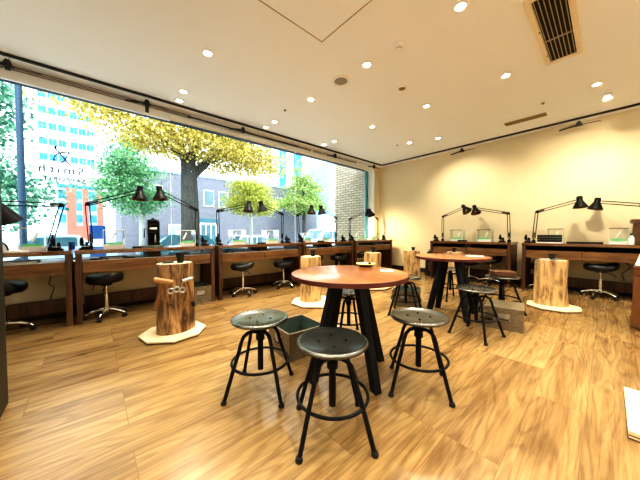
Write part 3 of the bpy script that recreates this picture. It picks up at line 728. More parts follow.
# ------------------------------------------------------------------ metal stools
def make_stool(loc, rotz, label, zs=.51):
    t = thing('metal_stool', label, 'stool', (loc[0], loc[1], 0), rotz, 'round iron stools around the two tables')
    m = MB().lathe([(0, zs-.026), (.17, zs-.026), (.190, zs-.022), (.198, zs-.012), (.196, zs-.003), (.188, zs+.002), (.176, zs+.0015), (.165, zs-.005), (.08, zs-.007), (0, zs-.007)], 48, cap0=False, cap1=False)
    st = m.build('seat', M['seat'], t, angle=60)
    sc = MB()
    for k in range(4):
        a = PI/4+k*PI/2; sc.lathe([(.008, zs-.007), (.008, zs-.003), (.004, zs-.002)], 8, Matrix.Translation((.075*math.cos(a), .075*math.sin(a), 0)))
    sc.build('seat_bolts', M['black'], st)
    MB().lathe([(.085, zs-.026), (.085, zs-.036), (.03, zs-.045), (.024, zs-.12), (.03, zs-.12), (.03, zs-.155), (.021, zs-.155)], 20).build('hub', M['black'], t)
    MB().lathe([(.0195, .14), (.0195, zs-.03)], 16).build('screw_post', M['black'], t)
    rr = MB().tube([(.195*math.cos(2*PI*i/48), .195*math.sin(2*PI*i/48), .205) for i in range(48)], .009, 8, closed=True)
    rr.build('foot_ring', M['black'], t)
    for k in range(4):
        a = k*PI/2; c, s = math.cos(a), math.sin(a)
        pts = [(.02, zs-.10), (.055, zs-.088), (.095, zs-.090), (.125, zs-.108), (.145, zs-.15), (.158, zs-.20), (.195, .21), (.262, .012)]
        lg = MB().tube([(r*c, r*s, z) for r, z in pts], .0125, 10).build('leg', M['black'], t)
        MB().lathe([(.017, 0), (.019, .008), (.015, .024)], 12, Matrix.Translation((.264*c, .264*s, 0))).build('foot_cap', M['rubber'], lg)
    return t
s0 = make_stool((-1.005, .98), R(8), 'dark round iron stool in front of the big table, half shaded seat')
for p, rz, lab in [((-1.62, .868), R(0), 'round iron stool with pale sky-lit seat beside the open zinc bin'),
                   ((-.893, 1.737), R(-13), 'round iron stool standing alone between the two tables, window light on seat'),
                   ((-1.79, 1.985), R(20), 'round iron stool seen between the legs of the big table'),
                   ((-1.815, 3.17), R(-25), 'round iron stool in front of a closed zinc bin, behind the big tabletop'),
                   ((-.925, 3.06), R(35), 'round iron stool in front of the small far table legs'),
                   ((-.95, 4.16), R(20), 'iron stool carrying the brown box'),
                   ((-1.74, 4.46), R(10), 'round iron stool behind the far table, pale top, before a log')]:
    dup(s0, (p[0], p[1], 0), rz, lab)

# ------------------------------------------------------------------ round tables
def round_table(c, rz, label, R_=.455, zt=.79):
    t = thing('round_table', label, 'table', (c[0], c[1], 0), rz)
    MB().lathe([(0, zt-.034), (R_-.004, zt-.034), (R_-.004, zt-.002), (R_-.010, zt), (0, zt)], 72, cap0=False, cap1=False).build('tabletop', M['top'], t, angle=30)
    MB().lathe([(R_-.004, zt-.036), (R_, zt-.034), (R_, zt-.004), (R_-.004, zt-.001)], 72, cap0=False, cap1=False).build('edge_band', M['edge'], t, angle=30)
    MB().lathe([(0, zt-.0365), (R_-.006, zt-.0360)], 64, cap0=False, cap1=False).build('underside', M['black'], t)
    u = MB()
    for k in range(2): u.box(-.24, .24, -.03, .03, zt-.064, zt-.035, Matrix.Rotation(k*PI/2, 4, 'Z'))
    u.build('under_frame', M['black'], t)
    for k in range(4):
        a = k*PI/2
        rot = Matrix.Rotation(a, 4, 'Z')
        m = MB()
        w0, w1, th = .055, .035, .045
        r0, r1 = .125, .325
        vs = []
        for (r, z, w) in ((r1, 0, .028), (r0, zt-.036, .034)):
            vs += [(r-.030, -w, z), (r+.030, -w, z), (r+.030, w, z), (r-.030, w, z)]
        m.add(vs, [(0,3,2,1),(4,5,6,7),(0,1,5,4),(1,2,6,5),(2,3,7,6),(3,0,4,7)], False, rot)
        m.build('leg', M['black'], t, bevel=.004)
    return t
round_table((-1.36, 1.51), R(-13), 'round red-brown table with splayed black legs, carrying the small yellow dish')
round_table((-1.385, 3.58), R(-36), 'round red-brown table with splayed black legs, the farther one, carrying a white tray')
t = thing('small_dish', 'small shallow yellow dish on a dark saucer, on the near table', 'dish', (-1.50, 2.0-.10, .79))
MB().lathe([(.0, .001), (.05, .001), (.078, .014), (.076, .016), (.05, .004), (0, .004)], 28, cap0=False, cap1=False).build('saucer', M['black'], t)
MB().lathe([(.03, .006), (.07, .014), (.092, .026), (.088, .028), (.05, .018), (0, .014)], 28, cap1=False).build('dish', M['yellow'], t)
MB().lathe([(.01, .015), (.016, .03), (.008, .038)], 10, Matrix.Translation((.03, .02, 0))).build('knob', M['rubber'], t)
o = MB().prism([(-.05, -.035), (.05, -.035), (.05, .035), (-.05, .035)], 0, .002).build('paper_slip', M['paper'], None, (-1.205, 1.80, .79), R(40)); tag(o, 'white paper slip on near tabletop beside the yellow dish', 'paper')
t = thing('white_tray', 'small white tray with a green piece on the farther round table', 'tray', (-1.15, 3.72, .79), R(40))
MB().box(-.09, .09, -.06, .06, 0, .01).build('tray_base', M['paper'], t, bevel=.003)
MB().box(-.05, .06, -.03, .03, .01, .017).build('green_piece', M['zincin'], t)
t = thing('brown_box', 'flat brown lidded box lying on an iron stool', 'box', (-.95, 4.16, .512), R(35))
bx(-.125, .125, -.10, .10, 0, .038).build('box_body', M['boxwood'], t, bevel=.004)
bx(-.13, .13, -.105, .105, .040, .066).build('lid', M['boxwood'], t, bevel=.005)

# ------------------------------------------------------------------ logs
def log_stump(c, Rr, H, mat, label, seed, flare=.06, z0=.03):
    rnd = random.Random(seed)
    ph = [rnd.uniform(0, 6.28) for _ in range(6)]
    seg, rings = 48, 22
    vs = []; fs = []
    def rad(a, t):
        f = 1+.045*math.sin(2*a+ph[0])+.03*math.sin(3*a+ph[1]+t)+.018*math.sin(5*a+ph[2]-2*t)+.012*math.sin(9*a+ph[3]+3*t)
        f += .014*math.sin(7*t+ph[4]+2*a)
        return Rr*f*(1+flare*(1-t)**2)
    for i in range(rings+1):
        t = i/rings
        for k in range(seg):
            a = 2*PI*k/seg; r = rad(a, t)
            if i == rings: r *= .965
            zz = z0+H*t*(1 if i < rings else 1) - (.012 if i == rings-1 else 0)
            vs.append((r*math.cos(a)+.012*math.sin(t*3+ph[5]), r*math.sin(a), zz))
    for i in range(rings):
        for k in range(seg):
            fs.append((i*seg+k, i*seg+(k+1) % seg, (i+1)*seg+(k+1) % seg, (i+1)*seg+k))
    fs.append(tuple(reversed(range(seg)))); fs.append(tuple(rings*seg+k for k in range(seg)))
    t = thing('log_stump', label, 'log stump', (c[0], c[1], 0), rnd.uniform(-.4, .4))
    MB().add(vs, fs, True).build('trunk', mat, t, angle=50)
    MB().lathe([(Rr*.88, z0+H+.0006), (0, z0+H+.0012)], 40, cap0=False, cap1=False).build('cut_top', M['ply'], t)
    return t
def plate(c, Rr, rz, label, sx=1.0):
    t = thing('plywood_stand', label, 'base board', (c[0], c[1], 0), rz)
    oc = [(Rr*sx*math.cos(PI/8+k*PI/4), Rr*math.sin(PI/8+k*PI/4)) for k in range(8)]
    oc2 = [(x*.985, y*.985) for x, y in oc]
    MB().prism(oc2, 0, .016).build('lower_sheet', M['plyedge'], t)
    MB().prism(oc, .016, .030).build('upper_sheet', M['ply'], t)
def cup(c, z, label, r=.042, h=.10):
    t = thing('iron_stake_cup', label, 'stake cup', (c[0], c[1], z), 0)
    MB().lathe([(r*.72, 0), (r*.78, h*.45), (r*.98, h*.8), (r*1.02, h), (r*.8, h), (r*.7, h*.75), (0, h*.7)], 22, cap1=False).build('cup_body', M['rubber'], t, angle=50)
    MB().lathe([(r*1.05, h*.96), (r*1.07, h*.985), (r*1.05, h)], 22, cap0=False, cap1=False).build('cup_rim', M['black'], t)
plate((-3.17, .645), .325, R(10), 'octagonal plywood base under the dark stained log')
log_stump((-3.215, .675), .183, .745, M['logdark'], 'tall dark stained log stump with two hammers hung on its face', 11)
cup((-3.17, .72), .775, 'black tapered cup on top of the dark stained log', .045, .115)
plate((-3.08, 2.60), .365, R(0), 'octagonal plywood base of the middle log beyond the big table')
log_stump((-3.16, 2.60), .158, .70, M['log'], 'pale peeled log stump partly hidden by the big tabletop edge', 5)
cup((-3.13, 2.62), .73, 'black cup on the log next to the big tabletop edge')
plate((-3.17, 4.26), .37, R(5), 'octagonal plywood base of the log behind the yellow dish')
log_stump((-3.25, 4.33), .165, .665, M['log'], 'pale log stump seen above the big table behind the yellow dish', 21)
cup((-3.25, 4.36), .695, 'black cup on the log behind the yellow dish', .045, .105)
log_stump((-3.27, 5.98), .185, .66, M['log'], 'weathered log stump standing in the back corner of room', 31, z0=0)
cup((-3.23, 5.98), .66, 'small black cup on the corner log', .045, .085)
log_stump((-2.22, 5.90), .17, .68, M['log'], 'log stump behind the farther round table', 41, z0=0)
cup((-2.22, 5.88), .68, 'small black cup on the log behind the farther table', .045, .085)
plate((-.52, 5.02), .305, R(6), 'octagonal plywood base of the pale log near the back bench', 1.05)
log_stump((-.55, 5.11), .178, .66, M['log'], 'broad pale peeled log stump standing alone before the second back bench', 51)
cup((-.55, 5.11), .69, 'black cup on the broad pale log', .045, .085)
for i, (dx, dy, rz) in enumerate([(-.08, -.05, 20), (.07, .04, -35), (.03, -.09, 60)]):
    o = MB().tube([(-.05, 0, .008), (.05, 0, .008)], .008, 8).box(-.065, -.045, -.012, .012, 0, .02).build('steel_punch', M['steel'], None, (-.535+dx, 5.12+dy, .6925), R(rz)); tag(o, ['steel punch on pale log top, on the box side', 'steel punch on pale log top, by the wall side', 'steel punch on pale log top, by the front edge'][i], 'punch')
o = MB().lathe([(.0, 0), (.055, 0), (.06, .012), (.03, .02), (0, .02)], 16).build('leather_pad', M['rubber'], None, (-3.23, .61, .7765)); tag(o, 'flat black pad on top of the dark stained log', 'pad')
# hammers on the dark log
n = Vector((.978, -.207, 0)); u = Vector((.207, .978, 0)); LC = Vector((-3.205, .685, 0))
def onlog(uu, z, off): return LC+n*off+u*uu+Vector((0, 0, z))
def hammer(hc, hdir, tip, label, mh, L=.085, r=.027, black_tip=False):
    t = thing('hammer', label, 'hammer', hc)
    d = Vector(hdir).normalized()
    MB().tube([-d*L, -d*L*.9, d*L*.9, d*L], [r*.9, r, r, r*.9], 14).build('hammer_head', mh, t)
    tp = Vector(tip)-Vector(hc)
    h_ = MB().tube([Vector((0,0,0)), tp*.4, tp*.8, tp], [.012, .013, .017, .013], 10).build('handle', M['handlewood'], t)
    if black_tip: MB().tube([tp*.84, tp*1.03], .019, 10).build('grip_end', M['rubber'], h_)
    MB().tube([-d*L*1.06, -d*L*.99], r*1.02, 14).build('striking_face', M['rubber'] if black_tip else M['handlewood'], t)
hammer(onlog(-.115, .615, .240), u*1.0+Vector((0, 0, -.28)), onlog(-.205, .325, .215), 'wooden mallet with thick head hung on dark log, entrance side', M['rawhide'], .083, .029)
hammer(onlog(.10, .612, .235), u*1.0+Vector((0, 0, .22))-n*.2, onlog(.155, .325, .205), 'hammer with black and white head and black tipped handle hung on dark log', M['steel'], .052, .019, True)
ld = MB()
for a in (-.055, .0, .055):
    c = onlog(a, .515-abs(a)*.2, .205)
    ld.tube([c+u*(.026*math.cos(q))+Vector((0, 0, .026*math.sin(q)))+n*.008 for q in [2*PI*i/16 for i in range(16)]], .009, 6, closed=True)
o = ld.build('iron_ring_holder', M['steel']); tag(o, 'steel triple ring tool holder screwed to dark log face', 'tool holder')

# things at the corner
t = thing('black_bin', 'narrow black bin between the corner log and first back bench', 'bin', (-3.02, 6.52, 0))
MB().prism([(-.10, -.13), (.10, -.13), (.10, .13), (-.10, .13)], 0, .50).build('bin_body', M['rubber'], t, bevel=.01)
bx(-.02, .02, -.134, -.129, .12, .36).build('grey_stripe', M['steel'], t)
t = thing('black_camera_bag', 'small black lumpy pouch on top of the black bin', 'pouch', (-3.03, 6.50, .50))
MB().lathe([(.07, 0), (.10, .03), (.09, .09), (.05, .13), (.0, .14)], 14).build('pouch_body', M['rubber'], t)
MB().tube([(-.05, 0, .12), (-.03, 0, .17), (.03, 0, .17), (.06, 0, .10)], .008, 6).build('strap', M['rubber'], t)

# ------------------------------------------------------------------ zinc bins
def zinc_bin(loc, rz, w, d, h, label, closed=False, hside=-1):
    t = thing('zinc_bin', label, 'storage bin', (loc[0], loc[1], 0), rz)
    g = .006; m = MB()
    m.box(-w/2, w/2, -d/2, -d/2+g, 0, h); m.box(-w/2, w/2, d/2-g, d/2, 0, h); m.box(-w/2, -w/2+g, -d/2+g, d/2-g, 0, h); m.box(w/2-g, w/2, -d/2+g, d/2-g, 0, h); m.box(-w/2+g, w/2-g, -d/2+g, d/2-g, 0, g)
    m.build('bin_walls', M['zinc'], t)
    r = MB(); e = .009
    r.box(-w/2-e/2, w/2+e/2, -d/2-e/2, -d/2+e, h-.006, h+.006); r.box(-w/2-e/2, w/2+e/2, d/2-e, d/2+e/2, h-.006, h+.006); r.box(-w/2-e/2, -w/2+e, -d/2+e, d/2-e, h-.006, h+.006); r.box(w/2-e, w/2+e/2, -d/2+e, d/2-e, h-.006, h+.006)
    r.build('rolled_rim', M['zinc'], t)
    li = MB(); k = .008
    li.box(-w/2+g, w/2-g, -d/2+g, -d/2+k, .01, h-.004); li.box(-w/2+g, w/2-g, d/2-k, d/2-g, .01, h-.004); li.box(-w/2+g, -w/2+k, -d/2+k, d/2-k, .01, h-.004); li.box(w/2-k, w/2-g, -d/2+k, d/2-k, .01, h-.004); li.box(-w/2+g, w/2-g, -d/2+g, d/2-g, g, .012)
    li.build('lining', M['zincin'], t)
    if closed: bx(-w/2-.004, w/2+.004, -d/2-.004, d/2+.004, h+.006, h+.014).build('lid', M['zinc'], t)
    y = hside*d/2; s = hside
    pl = MB().box(-.055, .055, min(y, y+s*.003), max(y, y+s*.003), h*.48, h*.78).build('label_holder', M['steel'], t)
    MB().tube([(-.05, y, h*.55), (-.045, y+s*.02, h*.52), (.045, y+s*.02, h*.52), (.05, y, h*.55)], .005, 6).build('pull', M['black'], pl)
    return t
zinc_bin((-1.96, 1.43), R(-4), .385, .385, .235, 'open zinc storage bin beside the pale seated stool, dark green inside', hside=-1)
zinc_bin((-2.06, 3.62), R(20), .36, .40, .235, 'zinc storage bin behind an iron stool, beyond the big table', hside=-1)
zinc_bin((-.80, 3.64), R(10), .36, .40, .235, 'lidded zinc storage bin beside the farther table with tool handles sticking out', closed=True, hside=-1)
zinc_bin((-4.385, 1.235), R(90), .32, .36, .265, 'zinc storage bin with label under second window bench', hside=-1)
o = MB().tube([(-.99, 3.42, .15), (-.86, 3.41, .15)], .010, 8).build('steel_bar', M['steel']); tag(o, 'short steel bar poking out at the lidded zinc bin, upper', 'bar'); 
o = MB().tube([(-.99, 3.41, .10), (-.86, 3.41, .10)], .010, 8).build('steel_bar', M['black']); tag(o, 'short dark bar poking out at the lidded zinc bin, lower', 'bar')

# cables
for pts, lab in [([(-4.82, -.41, .62), (-4.815, -.45, .45), (-4.815, -.40, .40), (-4.82, -.44, .25), (-4.82, -.42, .13)], 'black cable hanging under the bench beside the entrance partition'),
                 ([(-4.82, .05, .62), (-4.815, -.0, .4), (-4.815, -.03, .30)], 'black cable hanging under second window bench'),
                 ([(-4.79, 1.10, .60), (-4.78, 1.06, .45), (-4.78, 1.14, .3)], 'black cable hanging behind the zinc bin under second bench'),
                 ([(-2.25, 6.78, .47), (-2.1, 6.78, .42), (-1.95, 6.77, .50), (-1.8, 6.76, .55), (-1.7, 6.74, .56)], 'black cable looping along the wall under first back bench'),
                 ([(.20, 6.80, .62), (.26, 6.78, .5), (.17, 6.78, .38), (.20, 6.78, .27), (.16, 6.77, .26)], 'black cable hanging under second back bench')]:
    o = MB().tube(pts, .006, 6).build('power_cable', M['rubber']); tag(o, lab, 'cable')

# ------------------------------------------------------------------ right edge: leather drum, shade, dark cabinet, plywood
t = thing('leather_pedestal', 'tan leather covered round pedestal at the edge of the view', 'pedestal', (.375, 4.66, 0))
MB().lathe([(.185, 0), (.188, .02), (.186, .05), (.176, .30), (.172, .62), (.172, .68)], 40).build('leather_body', M['leather'], t)
MB().lathe([(.190, .0), (.192, .02), (.188, .035)], 40, cap0=False, cap1=False).build('bottom_band', M['bronze'], t)
MB().lathe([(.174, .60), (.177, .61), (.174, .62)], 40, cap0=False, cap1=False).build('strap', M['edge'], t)
MB().lathe([(.174, .68), (.178, .70), (.16, .72), (0, .72)], 40, cap0=False, cap1=False).build('top_disc', M['boxwood'], t)
t = thing('white_cone', 'white cone shade standing on the leather pedestal', 'shade', (.375, 4.66, .72))
MB().lathe([(.165, 0), (.06, .40), (.056, .40), (.16, .002)], 36, cap0=False, cap1=False).build('paper_cone', M['paper'], t)
t = thing('dark_stand', 'dark wooden cabinet with capped top standing on second back bench', 'cabinet', (.42, 6.58, HB))
bx(-.15, .15, -.15, .15, 0, .34).build('cabinet_body', M['bench'], t)
bx(-.18, .18, -.18, .18, .34, .40).build('cap_board', M['bench'], t, bevel=.006)
t = thing('plywood_stack', 'stacked pale plywood sheets with dark edges on the floor, cut by the frame', 'plywood', (.36, 2.40, 0))
bx(-.27, .27, -.29, .29, 0, .008).build('lower_sheet', M['plyedge'], t)
bx(-.268, .268, -.29, .29, .008, .018).build('middle_sheet', M['ply'], t)
bx(-.268, .268, -.29, .29, .018, .024).build('dark_ply', M['plyedge'], t)
bx(-.27, .27, -.29, .29, .024, .046).build('upper_sheet', M['ply'], t, bevel=.002)

# ------------------------------------------------------------------ outside
ZG = -.35
struct(bx(-140, XG-.15, -60, 120, ZG-.1, ZG).build('ground', M['asphalt']))
struct(bx(-9.9, XG-.15, -40, 60, ZG, ZG+.12).build('sidewalk', pm('paving', (.78, .78, .77), .9, var=.06, scale=4)))

def tree(name, loc, blobs, leafmat, barkmat, trunk, branches, label, count, size, seed, tr=.12):
    rnd = random.Random(seed)
    t = thing(name, label, 'tree', (loc[0], loc[1], ZG))
    m = MB()
    zt = trunk
    m.tube([(0, 0, 0), (.02, .0, zt*.1), (.0, .02, zt*.5), (.03, -.02, zt)], [tr*1.35, tr*1.1, tr, tr*.8], 16)
    for pts, r in branches: m.tube([Vector(p) for p in pts], r, 8)
    m.build('trunk', barkmat, t)
    vs = []; fs = []
    tot = sum(b[3]*b[4]*b[5] for b in blobs)
    for (cx, cy, cz, rx, ry, rz) in blobs:
        nn = int(count*rx*ry*rz/tot)
        # clusters for a clumpy look
        ncl = max(6, nn//70)
        for _ in range(ncl):
            while True:
                p = Vector((rnd.uniform(-1, 1), rnd.uniform(-1, 1), rnd.uniform(-1, 1)))
                if .25 < p.length < 1: break
            c = Vector((cx+p.x*rx, cy+p.y*ry, cz+p.z*rz))
            cr = .16+.10*rnd.random()
            for _ in range(nn//ncl):
                q = c+Vector((rnd.gauss(0, cr*1.5), rnd.gauss(0, cr*1.5), rnd.gauss(0, cr*.55)))
                a = Vector((rnd.gauss(0, 1), rnd.gauss(0, 1), rnd.gauss(0, 1))).normalized()
                b = a.orthogonal().normalized(); b = (b*math.cos(1.7*rnd.random()*PI)+a.cross(b)*math.sin(1.7*rnd.random()*PI)).normalized()
                s = size*.8*rnd.uniform(.6, 1.3); o = len(vs)
                e = a.cross(b).normalized()
                vs += [q-b*s*.5, q+e*s*.5, q+b*s*.5, q-e*s*.5]; fs.append((o, o+1, o+2, o+3))
    MB().add(vs, fs).build('foliage', leafmat, t)
    return t
G = -ZG
tree('ginkgo_tree', (-9.3, 2.42), [(.2, -1.6, 4.25+G, 1.1, 1.1, .5), (.2, -.5, 4.05+G, 1.2, 1.2, .5), (.2, .9, 3.95+G, 1.3, 1.3, .6), (.2, 2.1, 4.0+G, 1.2, 1.1, .55), (.6, 2.75, 3.75+G, .7, .55, .36), (.2, .5, 5.2+G, 1.5, 2.6, .8), (.3, -2.45, 4.6+G, .8, .6, .40)], M['ginkgo'], M['bark'], 3.75,
     [([(0, 0, 3.3), (.1, .6, 3.95), (.1, 1.5, 4.45), (.1, 2.7, 4.75)], [.16, .12, .08, .04]), ([(0, 0, 3.5), (.1, -.3, 4.4), (.2, -1.0, 5.2)], [.17, .11, .05]), ([(0, 0, 3.6), (.1, .25, 4.6), (.2, .6, 5.6)], [.16, .11, .05]),
      ([(.1, .9, 4.15), (.2, 1.3, 4.9), (.2, 1.9, 5.5)], [.08, .05, .02]), ([(0, -.1, 3.9), (.1, -1.0, 4.55), (.1, -2.1, 5.0)], [.10, .06, .03])],
     'big yellow autumn tree with thick dark trunk outside the window', 26000, .10, 3, tr=.285)
tree('street_tree', (-14.3, 1.65), [(0, -.32, 2.9+G, 1.0, 1.25, .9), (0, -.35, 4.1+G, .95, 1.0, .75), (0, -.3, 5.1+G, .6, .6, .6)], M['greenleaf'], M['palebark'], 4.4, [], 'green conical tree between the white building and the yellow tree', 11000, .12, 5, tr=.10)
tree('street_tree', (-10.3, -2.05), [(0, .0, 4.5+G, .6, .45, 1.0), (0, .0, 3.1+G, .6, .45, .85), (.1, .62, 2.30+G, .5, .65, .30), (0, .2, 1.75+G, .6, .5, .38)], M['tealleaf'], M['bark'], 3.6, [], 'dark green leafy tree beside the blue pole', 6500, .12, 6, tr=.12)
tree('street_tree', (-12.6, 6.27), [(0, .1, 2.67+G, .87, 1.22, .58), (0, 0, 3.48+G, .7, .9, .5)], M['limeleaf'], M['palebark'], 3.1, [([(0, 0, 2.2), (0, .4, 2.6), (0, .8, 2.9)], [.06, .05, .03]), ([(0, 0, 2.2), (0, -.4, 2.6), (0, -.8, 2.9)], [.06, .05, .03])], 'small lime yellow tree with white trunk before the grey building', 9000, .11, 8, tr=.085)
tree('street_tree', (-17.3, 13.5), [(0, .1, 3.5+G, 1.4, 2.5, .8), (0, .1, 4.7+G, 1.2, 1.9, .8), (0, 0, 5.9+G, .8, 1.1, .8), (0, 0, 6.9+G, .36, .42, .6)], M['yglime'], M['bark'], 6.2, [], 'pointed yellow-green tree beside the brick pier', 11000, .15, 9, tr=.15)
tree('street_tree', (-16, 17.4), [(0, 0, 2.6+G, .9, 1.0, 1.0), (0, 0, 4.4+G, .7, .8, 1.0)], M['limeleaf'], M['bark'], 3.6, [], 'narrow yellow tree seen just beside the brick pier', 2500, .18, 10, tr=.12)
o = MB().lathe([(.056, 0), (.052, 5.6)], 16).build('street_pole', M['polepaint'], None, (-8.0, -1.085, ZG+.12)); tag(o, 'dark blue street pole outside the window', 'pole')

# white office tower
SX = -70.
def Yw(y): return y*1.75
def Zw(z): return 1.1+(z-1.1)*1.75
t = thing('office_building', 'tall white office building with rows of blue windows', 'building', (SX, 0, ZG))
bx(-14, 0, Yw(-6.6), Yw(5.2), 0, Zw(19.0)).build('facade', M['bldwhite'], t)
for ci, yc in enumerate([-3.83, -3.10, -2.37, -1.45, -.76, -.10]):
    for ri in range(6):
        z = 17.65-ri*1.65
        w = MB().box(.0, .10, Yw(yc-.30), Yw(yc-.015), Zw(z-.36)+G, Zw(z+.36)+G).box(.0, .10, Yw(yc+.015), Yw(yc+.30), Zw(z-.36)+G, Zw(z+.36)+G).build('window_pair', M['bldglass'], t)
# red and white podium
t = thing('striped_building', 'lower building with red and pale vertical stripes', 'building', (-45, 0, ZG))
bx(-8, 0, -3.25, 1.05, 0, 7.2+G).build('facade', M['paleblue'], t)
for a, b in ((-2.45, -1.62), (-.98, -.45), (.42, .98)): bx(0, .15, a, b, 1.2, 7.0+G).build('red_stripe', M['bldred'], t)
bx(0, .2, -2.45, 1.0, 0, 2.5).build('red_base', M['bldred'], t)
bx(0, .25, -3.25, 1.05, 7.0+G, 7.3+G).build('roof_edge', M['bldglass'], t)
for a, b in ((-3.2, -2.5), (-1.6, -1.0), (-.42, .4)):
    for k in range(3): bx(0, .1, a+.08, b-.08, 3.0+k*1.5, 3.9+k*1.5).build('window', M['bldglass'], t)
# grey brick building
t = thing('brick_building', 'long grey blue brick building across the street', 'building', (-20, 0, ZG))
bx(-6, 0, 1.3, 17.2, 0, 5.3+G).build('brick_wall', M['greybrick'], t)
bx(-6.05, .05, 1.25, 17.25, 5.25+G, 5.42+G).build('roof_coping', M['paleblue'], t)
for a, b, z0, z1 in ((6.2, 6.85, 3.2, 4.3), (7.32, 7.95, 3.2, 4.3), (2.9, 3.5, 3.2, 4.3), (10.5, 11.1, 3.2, 4.3), (12.4, 13.0, 3.2, 4.3)):
    f = bx(0, .06, a-.05, b+.05, z0-.05+G, z1+.05+G).build('window_frame', M['bldwhite'], t)
    bx(.06, .08, a, b, z0+G, z1+G).build('pane', M['windowteal'], f)
f = bx(0, .06, 3.85, 4.75, .5+G, 1.75+G).build('window_frame', M['bldwhite'], t)
for k in range(2): bx(.06, .08, 3.92+k*.42, 4.26+k*.42, .6+G, 1.65+G).build('pane', M['paleblue'], f)
bx(0, .3, 5.75, 7.15, 1.95+G, 2.2+G).build('canopy', M['cardark'], t)
d_ = bx(0, .1, 5.85, 7.05, 0, 1.95+G).build('entrance', M['bldwhite'], t)
for k in range(3): bx(.1, .12, 5.93+k*.38, 6.23+k*.38, .1, 1.75+G).build('pane', M['carglass'], d_)
# pale glazed low building and glass towers
t = thing('glazed_building', 'pale blue glazed low building beside the grey one', 'building', (-24, 0, ZG))
bx(-6, 0, 20.8, 32, 0, 3.7+G).build('facade', M['paleblue'], t)
for k in range(6): bx(0, .1, 21.0+k*1.8, 22.6+k*1.8, 1.2+G, 3.2+G).build('window', M['bldwhite'], t)
t = thing('glass_tower', 'distant white tower with blue glass stripes beyond the grey building', 'building', (-60, 0, ZG))
bx(-10, 0, 33.5, 46.5, 0, 27).build('facade', M['bldwhite'], t)
for k, (a, b) in enumerate(((34.3, 36.0), (38.4, 40.6), (43.2, 46.0))): bx(0, .2, a, b, 0, 26).build('glass_stripe', M['bldglass'] if k else M['paleblue'], t)
t = thing('glass_tower', 'distant blue glass tower seen beside the brick pier', 'building', (-62, 0, ZG))
bx(-10, 0, 59, 67, 0, 25).build('facade', M['paleblue'], t)
for k in range(8): bx(0, .2, 59, 67, 2+k*3, 2.5+k*3).build('floor_band', M['bldwhite'], t)
# brick pier of this building outside the window
o = bx(-6.75, -5.40, 6.75, 7.4, ZG+.12, 4.2).build('brick_pier', M['pier']); tag(o, 'beige brick pier outside the window end', 'brick pier')

# vehicles
def vehicle(loc, L, H, mat, label, van=False, W=1.6):
    t = thing('parked_van' if van else 'parked_car', label, 'van' if van else 'car', (loc[0], loc[1], ZG))
    Mx = Matrix(((0,0,1,0),(1,0,0,0),(0,1,0,0),(0,0,0,1)))     # prism x->Y, y->Z, z->X
    hb = H*.58
    if van:
        body = [(0, .28), (L, .28), (L, H*.95), (L*.97, H), (L*.24, H), (L*.19, H*.97), (L*.05, H*.60), (0, H*.52)]
        glass = [(L*.12, H*.61), (L*.96, H*.61), (L*.95, H*.90), (L*.22, H*.90)]
    else:
        body = [(0, .25), (L, .25), (L, H*.50), (L*.95, H*.60), (L*.76, H*.66), (L*.62, H*.98), (L*.55, H), (L*.30, H), (L*.22, H*.96), (L*.10, H*.68), (0, H*.62)]
        glass = [(L*.15, H*.68), (L*.70, H*.68), (L*.60, H*.93), (L*.28, H*.93)]
    MB().prism(body, -W/2, W/2, Mx).build('car_body', mat, t, bevel=.05)
    MB().prism(glass, -W/2-.01, W/2+.01, Mx).build('side_glass', M['carglass'], t)
    if van: MB().prism([(L*.06-.02, H*.62), (L*.06, H*.62), (L*.185, H*.95), (L*.185-.02, H*.95)], -W/2+.12, W/2-.12, Mx).build('windscreen', M['carglass'], t)
    for fx in (.35, .62):
        MB().prism([(L*fx, H*.6), (L*fx+.06, H*.6), (L*fx+.06, H*.93), (L*fx, H*.93)], -W/2-.015, W/2+.015, Mx).build('pillar', mat, t)
    for yy in (L*.18, L*.82):
        for sx in (-1, 1):
            MB().tube([(sx*(W/2-.17), yy, .30), (sx*(W/2+.015), yy, .30)], .30, 18).tube([(sx*(W/2-.1), yy, .30), (sx*(W/2+.02), yy, .30)], .16, 12).build('wheel', M['rubber'], t)
    MB().prism([(L-.01, H*.44), (L+.02, H*.44), (L+.02, H*.52), (L-.01, H*.52)], -W/2+.05, W/2-.05, Mx).build('tail_light', M['bldred'], t)
    bx(W/2, W/2+.02, L*.1, L*.9, .42, .48).build('side_trim', M['cardark'], t)
vehicle((-12.8, 1.35), 4.0, 1.42, M['cardark'], 'dark teal car parked behind the big tree trunk')
vehicle((-13.0, 10.4), 4.3, 1.74, M['carwhite'], 'white van parked beside the brick pier', van=True)
vehicle((-14.9, 6.0), 2.2, 1.35, M['carwhite'], 'white small van behind the dark teal car', van=True)
vehicle((-15.0, -2.6), 3.4, 1.42, M['carpale'], 'pale blue car on the street below the striped building')
t = thing('street_sign_board', 'blue and white sign board on the sidewalk outside second bench', 'sign board', (-7.6, .06, ZG+.12), R(0))
bx(-.03, .03, -.13, .15, .75, 1.52).build('blue_panel', M['blue'], t)
bx(.03, .035, -.08, .10, 1.05, 1.22).build('white_patch', M['paper'], t)
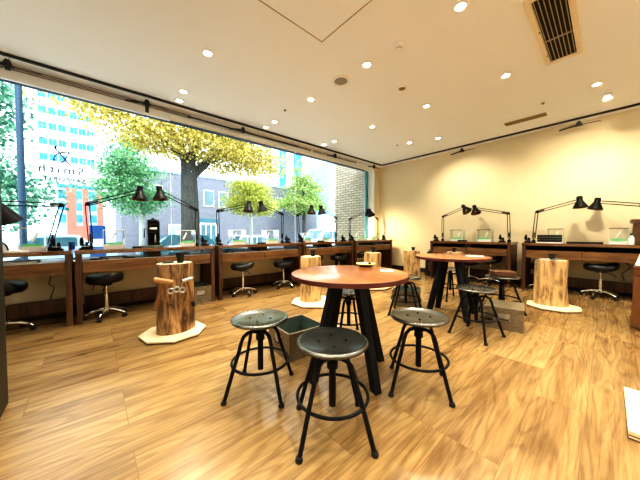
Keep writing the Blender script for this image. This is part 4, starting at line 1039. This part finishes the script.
MB().box(-.02, .02, -.11, -.08, 0, .75).box(-.02, .02, .10, .13, 0, .75).build('legs', M['steel'], t)

# ------------------------------------------------------------------ light, sky, camera
w = bpy.data.worlds.new('daylight'); scene.world = w; w.use_nodes = True
bgn = w.node_tree.nodes['Background']
bgn.inputs['Color'].default_value = (.86, .95, 1., 1); bgn.inputs['Strength'].default_value = 3.1
sun = bpy.data.lights.new('sun', 'SUN'); sun.energy = 3.2; sun.angle = R(20); sun.color = (1, .98, .94)
so = bpy.data.objects.new('sun', sun); col.objects.link(so); so.rotation_euler = Vector((-.75, .25, -.6)).to_track_quat('-Z', 'Y').to_euler()
pl = bpy.data.lights.new('window_portal', 'AREA'); pl.shape = 'RECTANGLE'; pl.size = 8.7; pl.size_y = 2.35; pl.cycles.is_portal = True
po = bpy.data.objects.new('window_portal', pl); col.objects.link(po); po.location = (XG-.2, 2.1, 1.92)
po.rotation_euler = Vector((1, 0, 0)).to_track_quat('-Z', 'Y').to_euler()

cam = bpy.data.cameras.new('camera'); cam.sensor_width = 36; cam.lens = 36*255.285/640; cam.clip_start = .05; cam.clip_end = 400
co = bpy.data.objects.new('camera', cam); col.objects.link(co)
yaw, pitch, roll = R(48.448), R(-1.523), R(-.201)
fw = Vector((-math.sin(yaw)*math.cos(pitch), math.cos(yaw)*math.cos(pitch), math.sin(pitch)))
rt = Vector((math.cos(yaw), math.sin(yaw), 0)); up = rt.cross(fw)
r2 = rt*math.cos(roll)+up*math.sin(roll); u2 = -rt*math.sin(roll)+up*math.cos(roll)
mw = Matrix.Identity(4)
for i in range(3): mw[i][0] = r2[i]; mw[i][1] = u2[i]; mw[i][2] = -fw[i]
mw[2][3] = 1.1
co.matrix_world = mw
scene.camera = co

scene.view_settings.view_transform = 'Standard'
scene.view_settings.look = 'High Contrast'
scene.view_settings.exposure = .13
scene.cycles.use_denoising = True
scene.cycles.max_bounces = 8; scene.cycles.diffuse_bounces = 5; scene.cycles.transparent_max_bounces = 16
scene.cycles.sample_clamp_indirect = 6.
scene.cycles.caustics_reflective = False; scene.cycles.caustics_refractive = False
